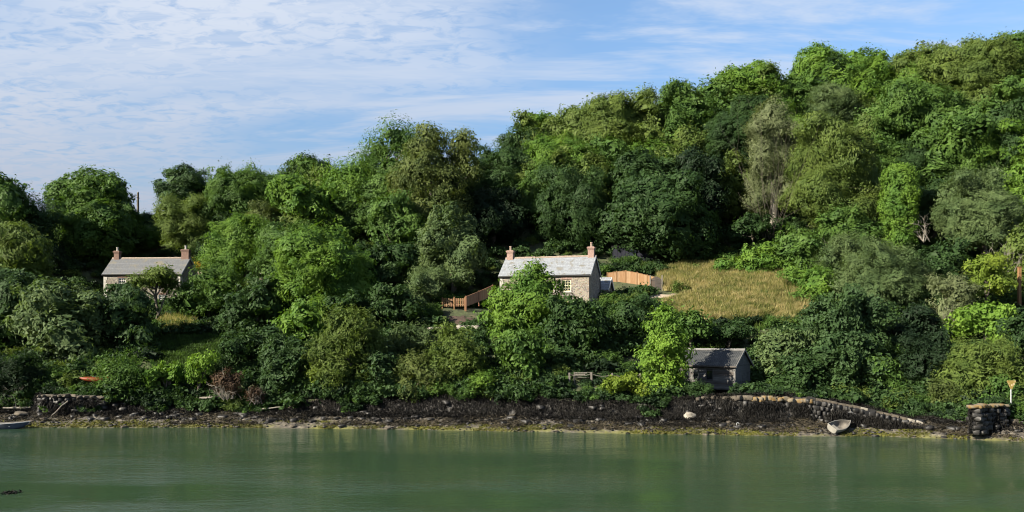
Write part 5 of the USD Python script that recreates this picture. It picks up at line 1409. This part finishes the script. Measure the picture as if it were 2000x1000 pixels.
# dead brown bush, bare snags, the pine tip
rngD = np.random.default_rng(90)
for px, py, d, n, ln, r, mat, lab, nm, cat in (
        (440, 772, 78.6, 16, 1.5, 0.05, driftwood, 'dead brown bush tangled with grey branches on the left bank', 'dead_bush', 'dead bush'),
        (500, 782, 78.4, 9, 0.9, 0.03, driftwood, 'smaller dead bush lying on the shingle right of the dead brown one', 'dead_bush', 'dead bush'),
        (1812, 455, 103, 5, 2.0, 0.07, pale_bark, 'bleached fallen snag beside the ivy column', 'bare_snag', 'dead tree'),
        (1962, 512, 93, 7, 2.2, 0.06, pale_bark, 'bleached bare branches left of the pale timber post', 'bare_snag', 'dead tree'),
        (1832, 640, 86, 7, 2.0, 0.05, driftwood, 'bare twiggy branches hanging in the dark hollow near the right edge', 'bare_snag', 'dead tree'),
        (1506, 452, 114.8, 13, 11.0, 0.024, bark, 'bare grey stems standing in the pale thin tree', 'bare_snag', 'dead tree'),
        (1612, 478, 106, 3, 1.8, 0.04, pale_bark, 'two bare sticks at the upper edge of the grey-green mound', 'bare_snag', 'dead tree'),
        (30, 770, 80.3, 8, 1.3, 0.035, driftwood, 'grey bare stems in the shade at the left edge', 'bare_snag', 'dead tree')):
    p = at(px, py, d)
    z = max(hz(p[0], p[1]), p[2] - 1.0) if 'bush' not in nm else max(hz(p[0], p[1]), p[2] - 0.3)
    t = thing(nm, lab, cat, (p[0], p[1], z))
    for k in range(n):
        mb = MB()
        up_ = ln > 5
        twigs(rngD, rngD.normal(0, [0.9 if up_ else 0.25 * ln ** 0.5, 0.2, 0.05]), np.array([rngD.normal(-0.06, 0.17 if up_ else 0.6), rngD.normal(-0.15 if up_ else 0, 0.2 if up_ else 0.4), 0.9]), ln * rngD.uniform(0.6, 1.1), r, 1 if up_ else 2, mb, 0.3 if up_ else 0.55, 0.14 if up_ else 0.22)
        part(t, 'branch', mb, mat)
    if px == 440:
        v, q, _, _ = crown_mesh(rngD, 1.5, 1.0, 1.1, 'fine', None, 0.55, 0.8)
        write(t + '/dead_leaves', v + [0, 0, 1.3], quads=q, mat=LEAF['rust'])
    if px == 500:
        v, q, _, _ = crown_mesh(rngD, 0.9, 0.7, 0.6, 'fine', None, 0.5, 0.7)
        write(t + '/dead_leaves', v + [0, 0, 0.7], quads=q, mat=LEAF['rust'])
pt = at(1339, 156, 136)
pine = thing('pine_tree', 'dark pine tip sticking out of the wooded skyline', 'tree', (pt[0], pt[1], hz(pt[0], pt[1])))
hp_ = pt[2] - hz(pt[0], pt[1])
part(pine, 'trunk', MB().tube([(0, 0, -0.4), (0.1, 0, hp_ * 0.5), (0, 0, hp_)], [0.22, 0.14, 0.03], 7), bark, smooth=True)
bv, bq, off = [], [], 0
for k in range(34):
    zz_ = hp_ - 0.15 - k * 0.13
    a = k * 2.4
    ln = 0.35 + k * 0.045
    n = 26
    t = rngD.random(n)[:, None]
    pos = np.array([0, 0, zz_]) + t * ln * np.array([math.cos(a), math.sin(a), 0.25]) + rngD.normal(0, 0.05, (n, 3))
    v, q = kites(rngD, pos, rand_dirs(rngD, n), np.array([math.cos(a), math.sin(a), 0.4]) + rngD.normal(0, 0.5, (n, 3)), 0.26, 0.05)
    bv.append(v); bq.append(q + off); off += len(v)
write(pine + '/crown', np.vstack(bv), quads=np.vstack(bq), mat=LEAF['deep'])


# ------------------------------------------------------------------ ground cover: scattered clumps
def in_poly(poly, px, d):
    p = np.asarray(poly, float)
    c = np.zeros(len(px), bool)
    for (x0, y0), (x1, y1) in zip(p, np.roll(p, -1, 0)):
        c ^= ((y0 > d) != (y1 > d)) & (px < (x1 - x0) * (d - y0) / (y1 - y0 + 1e-12) + x0)
    return c


FIELD = [(1300, 91.5), (1560, 91.5), (1590, 96), (1575, 101), (1520, 106), (1450, 112), (1330, 113.5), (1290, 110), (1285, 104), (1300, 102.5), (1362, 102.5), (1362, 99.5), (1290, 98)]
FRINGE = [(1285, 112), (1330, 112), (1450, 110.5), (1520, 105), (1560, 100), (1575, 92.5), (1380, 92.2), (1380, 89.5), (1600, 89.5), (1620, 96), (1590, 103), (1530, 108.5), (1450, 115), (1330, 117), (1285, 117)]
SOIL = [(860, 91.2), (940, 91.2), (962, 99), (900, 98), (860, 97)]
LAWN = [(295, 83), (520, 83), (540, 94), (300, 93.5)]
TRACK = [(1262, 99), (1365, 99), (1368, 102.4), (1262, 102)]


def scatter(name, label, cat, protos, pts, sc, rng, mats):
    pi = UsdGeom.PointInstancer.Define(stage, '/World/' + name)
    paths = []
    for k, (v, q) in enumerate(protos):
        p = f'/World/{name}/clump' + ('' if k == 0 else f'_{k:03d}')
        write(p, v, quads=q, mat=mats[k])
        paths.append(Sdf.Path(p))
    pi.CreatePrototypesRel().SetTargets(paths)
    n = len(pts)
    pi.CreateProtoIndicesAttr(Vt.IntArray.FromNumpy(rng.integers(0, len(protos), n).astype(np.int32)))
    pi.CreatePositionsAttr(Vt.Vec3fArray.FromNumpy(pts.astype(np.float32)))
    a = rng.uniform(0, np.pi, n)
    pi.CreateOrientationsAttr(Vt.QuathArray([Gf.Quath(float(math.cos(x)), 0.0, 0.0, float(math.sin(x))) for x in a]))
    pi.CreateScalesAttr(Vt.Vec3fArray.FromNumpy(np.repeat(sc[:, None], 3, 1).astype(np.float32)))
    tag(pi.GetPrim(), label, cat, kind='stuff')


rngG = np.random.default_rng(200)
n = 6400
d = np.concatenate([rngG.uniform(75, 152, 5200), rngG.uniform(66, 82, 1200)])
px = rngG.uniform(-120, 2120, n)
x = (px - CX) / FPX * d
s = d - shore(x)
bare = ((px > 1172) & (px < 1296) & (d > 101.5) & (d < 109)) | ((px > 1330) & (px < 1455) & (d < 79.0)) | ((px >= 1480) & (px < 1850) & (s < 4.7)) | ((px > 1095) & (px < 1265) & (d > 74) & (d < 81)) | ((px > 150) & (px < 216) & (d < 83)) | ((px > 1880) & (px < 1985) & (s < 5.5)) | ((px > 60) & (px < 215) & (s < 4.2))
ok = (s > 3.45) & ~bare & ~in_poly(FIELD, px, d) & ~in_poly(SOIL, px, d) & ~in_poly(LAWN, px, d) & ~in_poly(TRACK, px, d)
for (lx, ly, _), r, L_, D_ in ((locA, rotA, LA, DA + 3.6), (locB, rotB, LB, DB + 3.6), ((p0[0], p0[1], 0), -10, 5.6, 3.2), ((cornS[0] - cs_ * LS / 2, cornS[1] - ss_ * LS / 2, 0), rotS, LS, DS)):
    c_, s_ = math.cos(math.radians(r)), math.sin(math.radians(r))
    u = (x - lx) * c_ + (d - ly) * s_; w = -(x - lx) * s_ + (d - ly) * c_
    ok &= ~((np.abs(u) < L_ / 2 + (1.3 if r != rotS else 0.5)) & (w > -1.4) & (w < D_ + (1.0 if r != rotS else 0.6)))
x, d = x[ok], d[ok]
pts = np.column_stack([x, d, H(x, d) + 0.25])
protos, mats = [], []
for k in range(8):
    v, q, _, _ = crown_mesh(rngG, 1.1, 1.1, 0.55, ['oak', 'fine', 'bold', 'ash'][k % 4], None, 0.75, 0.85, -0.1)
    protos.append((v, q)); mats.append(LEAF[['dark', 'mid', 'dark', 'dark', 'deep', 'olive', 'blue', 'dark'][k]])
nw = 420
wd = rngG.uniform(91, 114, nw); wp = rngG.uniform(1290, 1600, nw)
kp = in_poly(FIELD, wp, wd) & (rngG.random(nw) < np.clip(0.10 + 0.9 * ((wp - 1400) / 200) * 0.5 + 0.4 * (wd - 104) / 10, 0.05, 0.75)) & (rngG.random(nw) < 0.55)
wx_ = (wp[kp] - CX) / FPX * wd[kp]
top_pts = np.column_stack([wx_, wd[kp], H(wx_, wd[kp]) + 0.15])
scatter('meadow_weeds', 'docks and brambles breaking up the edges of the golden field', 'weeds', protos, top_pts, rngG.uniform(0.35, 0.8, len(top_pts)), rngG, [LEAF[k] for k in ('mid', 'mid', 'olive', 'bright', 'mid', 'olive', 'olive', 'mid')])
scatter('undergrowth', 'brambles and low undergrowth covering the wooded slope', 'undergrowth', protos, pts, rngG.uniform(0.6, 1.35, len(x)), rngG, mats)


n = 2600
d = rngG.uniform(66, 84, n); px = rngG.uniform(-60, 2060, n)
x = (px - CX) / FPX * d
s = d - shore(x)
ok = (s > 3.6) & (s < 9) & ~in_poly(LAWN, px, d) & ~((px > 1380) & (px < 1470) & (d < 79))
x, d, s = x[ok], d[ok], s[ok]
hx = rngG.uniform(-46, 44, 900); hs_ = rngG.uniform(2.75, 3.7, 900)
ho = meshkit.fbm(np.stack([hx * 0.35, hx * 0, hx * 0 + 2], -1), 3, 77) > 0.50 + 0.10 * (3.7 - hs_)
ho &= ~((hx > 15.5) & (hx < 35))          # not over the stone walls
hx, hs_ = hx[ho], hs_[ho]
x, d = np.concatenate([x, hx]), np.concatenate([d, shore(hx) + hs_])
protos = []
for k in range(4):
    v, q, _, _ = crown_mesh(rngG, 0.55, 0.55, 0.20, ['oak', 'fine', 'bold', 'ivy'][k], None, 0.9, 0.6, -0.1)
    protos.append((v, q))
scatter('ground_cover', 'low ivy and weeds covering the top of the bank', 'ground cover', protos, np.column_stack([x, d, H(x, d) + 0.06]), rngG.uniform(0.7, 1.3, len(x)), rngG, [LEAF[k] for k in ('dark', 'dark', 'deep', 'mid')])


def tuft(rng, n, h, spread, w):
    a = rng.uniform(0, 2 * np.pi, n)
    lean = rng.uniform(0.05, 0.5, n)
    b = np.column_stack([rng.normal(0, spread, n), rng.normal(0, spread, n), np.zeros(n)])
    up = np.column_stack([np.cos(a) * lean, np.sin(a) * lean, np.ones(n)])
    hh = (h * rng.uniform(0.5, 1.2, n))[:, None]
    sd = np.column_stack([-np.sin(a), np.cos(a), np.zeros(n)])
    bend = np.column_stack([np.cos(a) * lean, np.sin(a) * lean, -0.25 * lean]) * hh * 0.6
    tip = b + up * hh + bend
    v = np.stack([b - sd * w / 2, b + sd * w / 2, b + up * hh * 0.6 + sd * w * 0.45, b + up * hh * 0.6 - sd * w * 0.45, tip + sd * w * 0.1, tip - sd * w * 0.1], 1)
    q = np.arange(n)[:, None] * 6
    quads = np.vstack([q + [0, 1, 2, 3], q + [3, 2, 4, 5]])
    return v.reshape(-1, 3), quads


for name, lab, poly, n, h, cols, mx in (
        ('dry_grass', 'tall golden dry grass on the sunny field right of the middle cottage', FIELD, 9500, 0.75, ['straw', 'straw', 'gold2', 'olive', 'straw', 'gold2', 'straw', 'lawn'], 1.0),
        ('green_grass', 'green rough grass fringing the golden field', FRINGE, 2600, 0.55, ['lawn', 'olive', 'mid'], 1.0),
        ('lawn_grass', 'green grass of the shaded lawn below the left cottage', LAWN, 3800, 0.30, ['lawn', 'lawn', 'mid'], 1.0),
        ('reeds', 'yellowish reedy grass beside the slender tree below the left cottage', [(308, 93.5), (372, 93.5), (372, 98), (308, 98)], 350, 1.0, ['straw', 'olive'], 1.0)):
    pp_ = np.array(poly)
    d = rngG.uniform(pp_[:, 1].min(), pp_[:, 1].max(), n * 2); px = rngG.uniform(pp_[:, 0].min(), pp_[:, 0].max(), n * 2)
    jx = 46 * (meshkit.fbm(np.column_stack([px * 0.02, d * 0.5, px * 0]), 3, 61) - 0.5); jd = 5 * (meshkit.fbm(np.column_stack([px * 0.02, d * 0.4, px * 0 + 5]), 3, 62) - 0.5)
    k = in_poly(poly, px + jx, d + jd)
    d, px = d[k][:n], px[k][:n]
    x = (px - CX) / FPX * d
    protos = [tuft(rngG, 34, h, 0.16, 0.035) for _ in cols]
    if 'gold2' in cols and 'gold2' not in LEAF:
        LEAF['gold2'] = leaf_look('grass_tawny', (0.48, 0.395, 0.19), (0.34, 0.31, 0.13), trans=0.3, gain=1.0)
    scatter(name, lab, 'grass', protos, np.column_stack([x, d, H(x, d) - 0.03]), rngG.uniform(0.6, 1.3, len(x)), rngG, [LEAF[c] for c in cols])
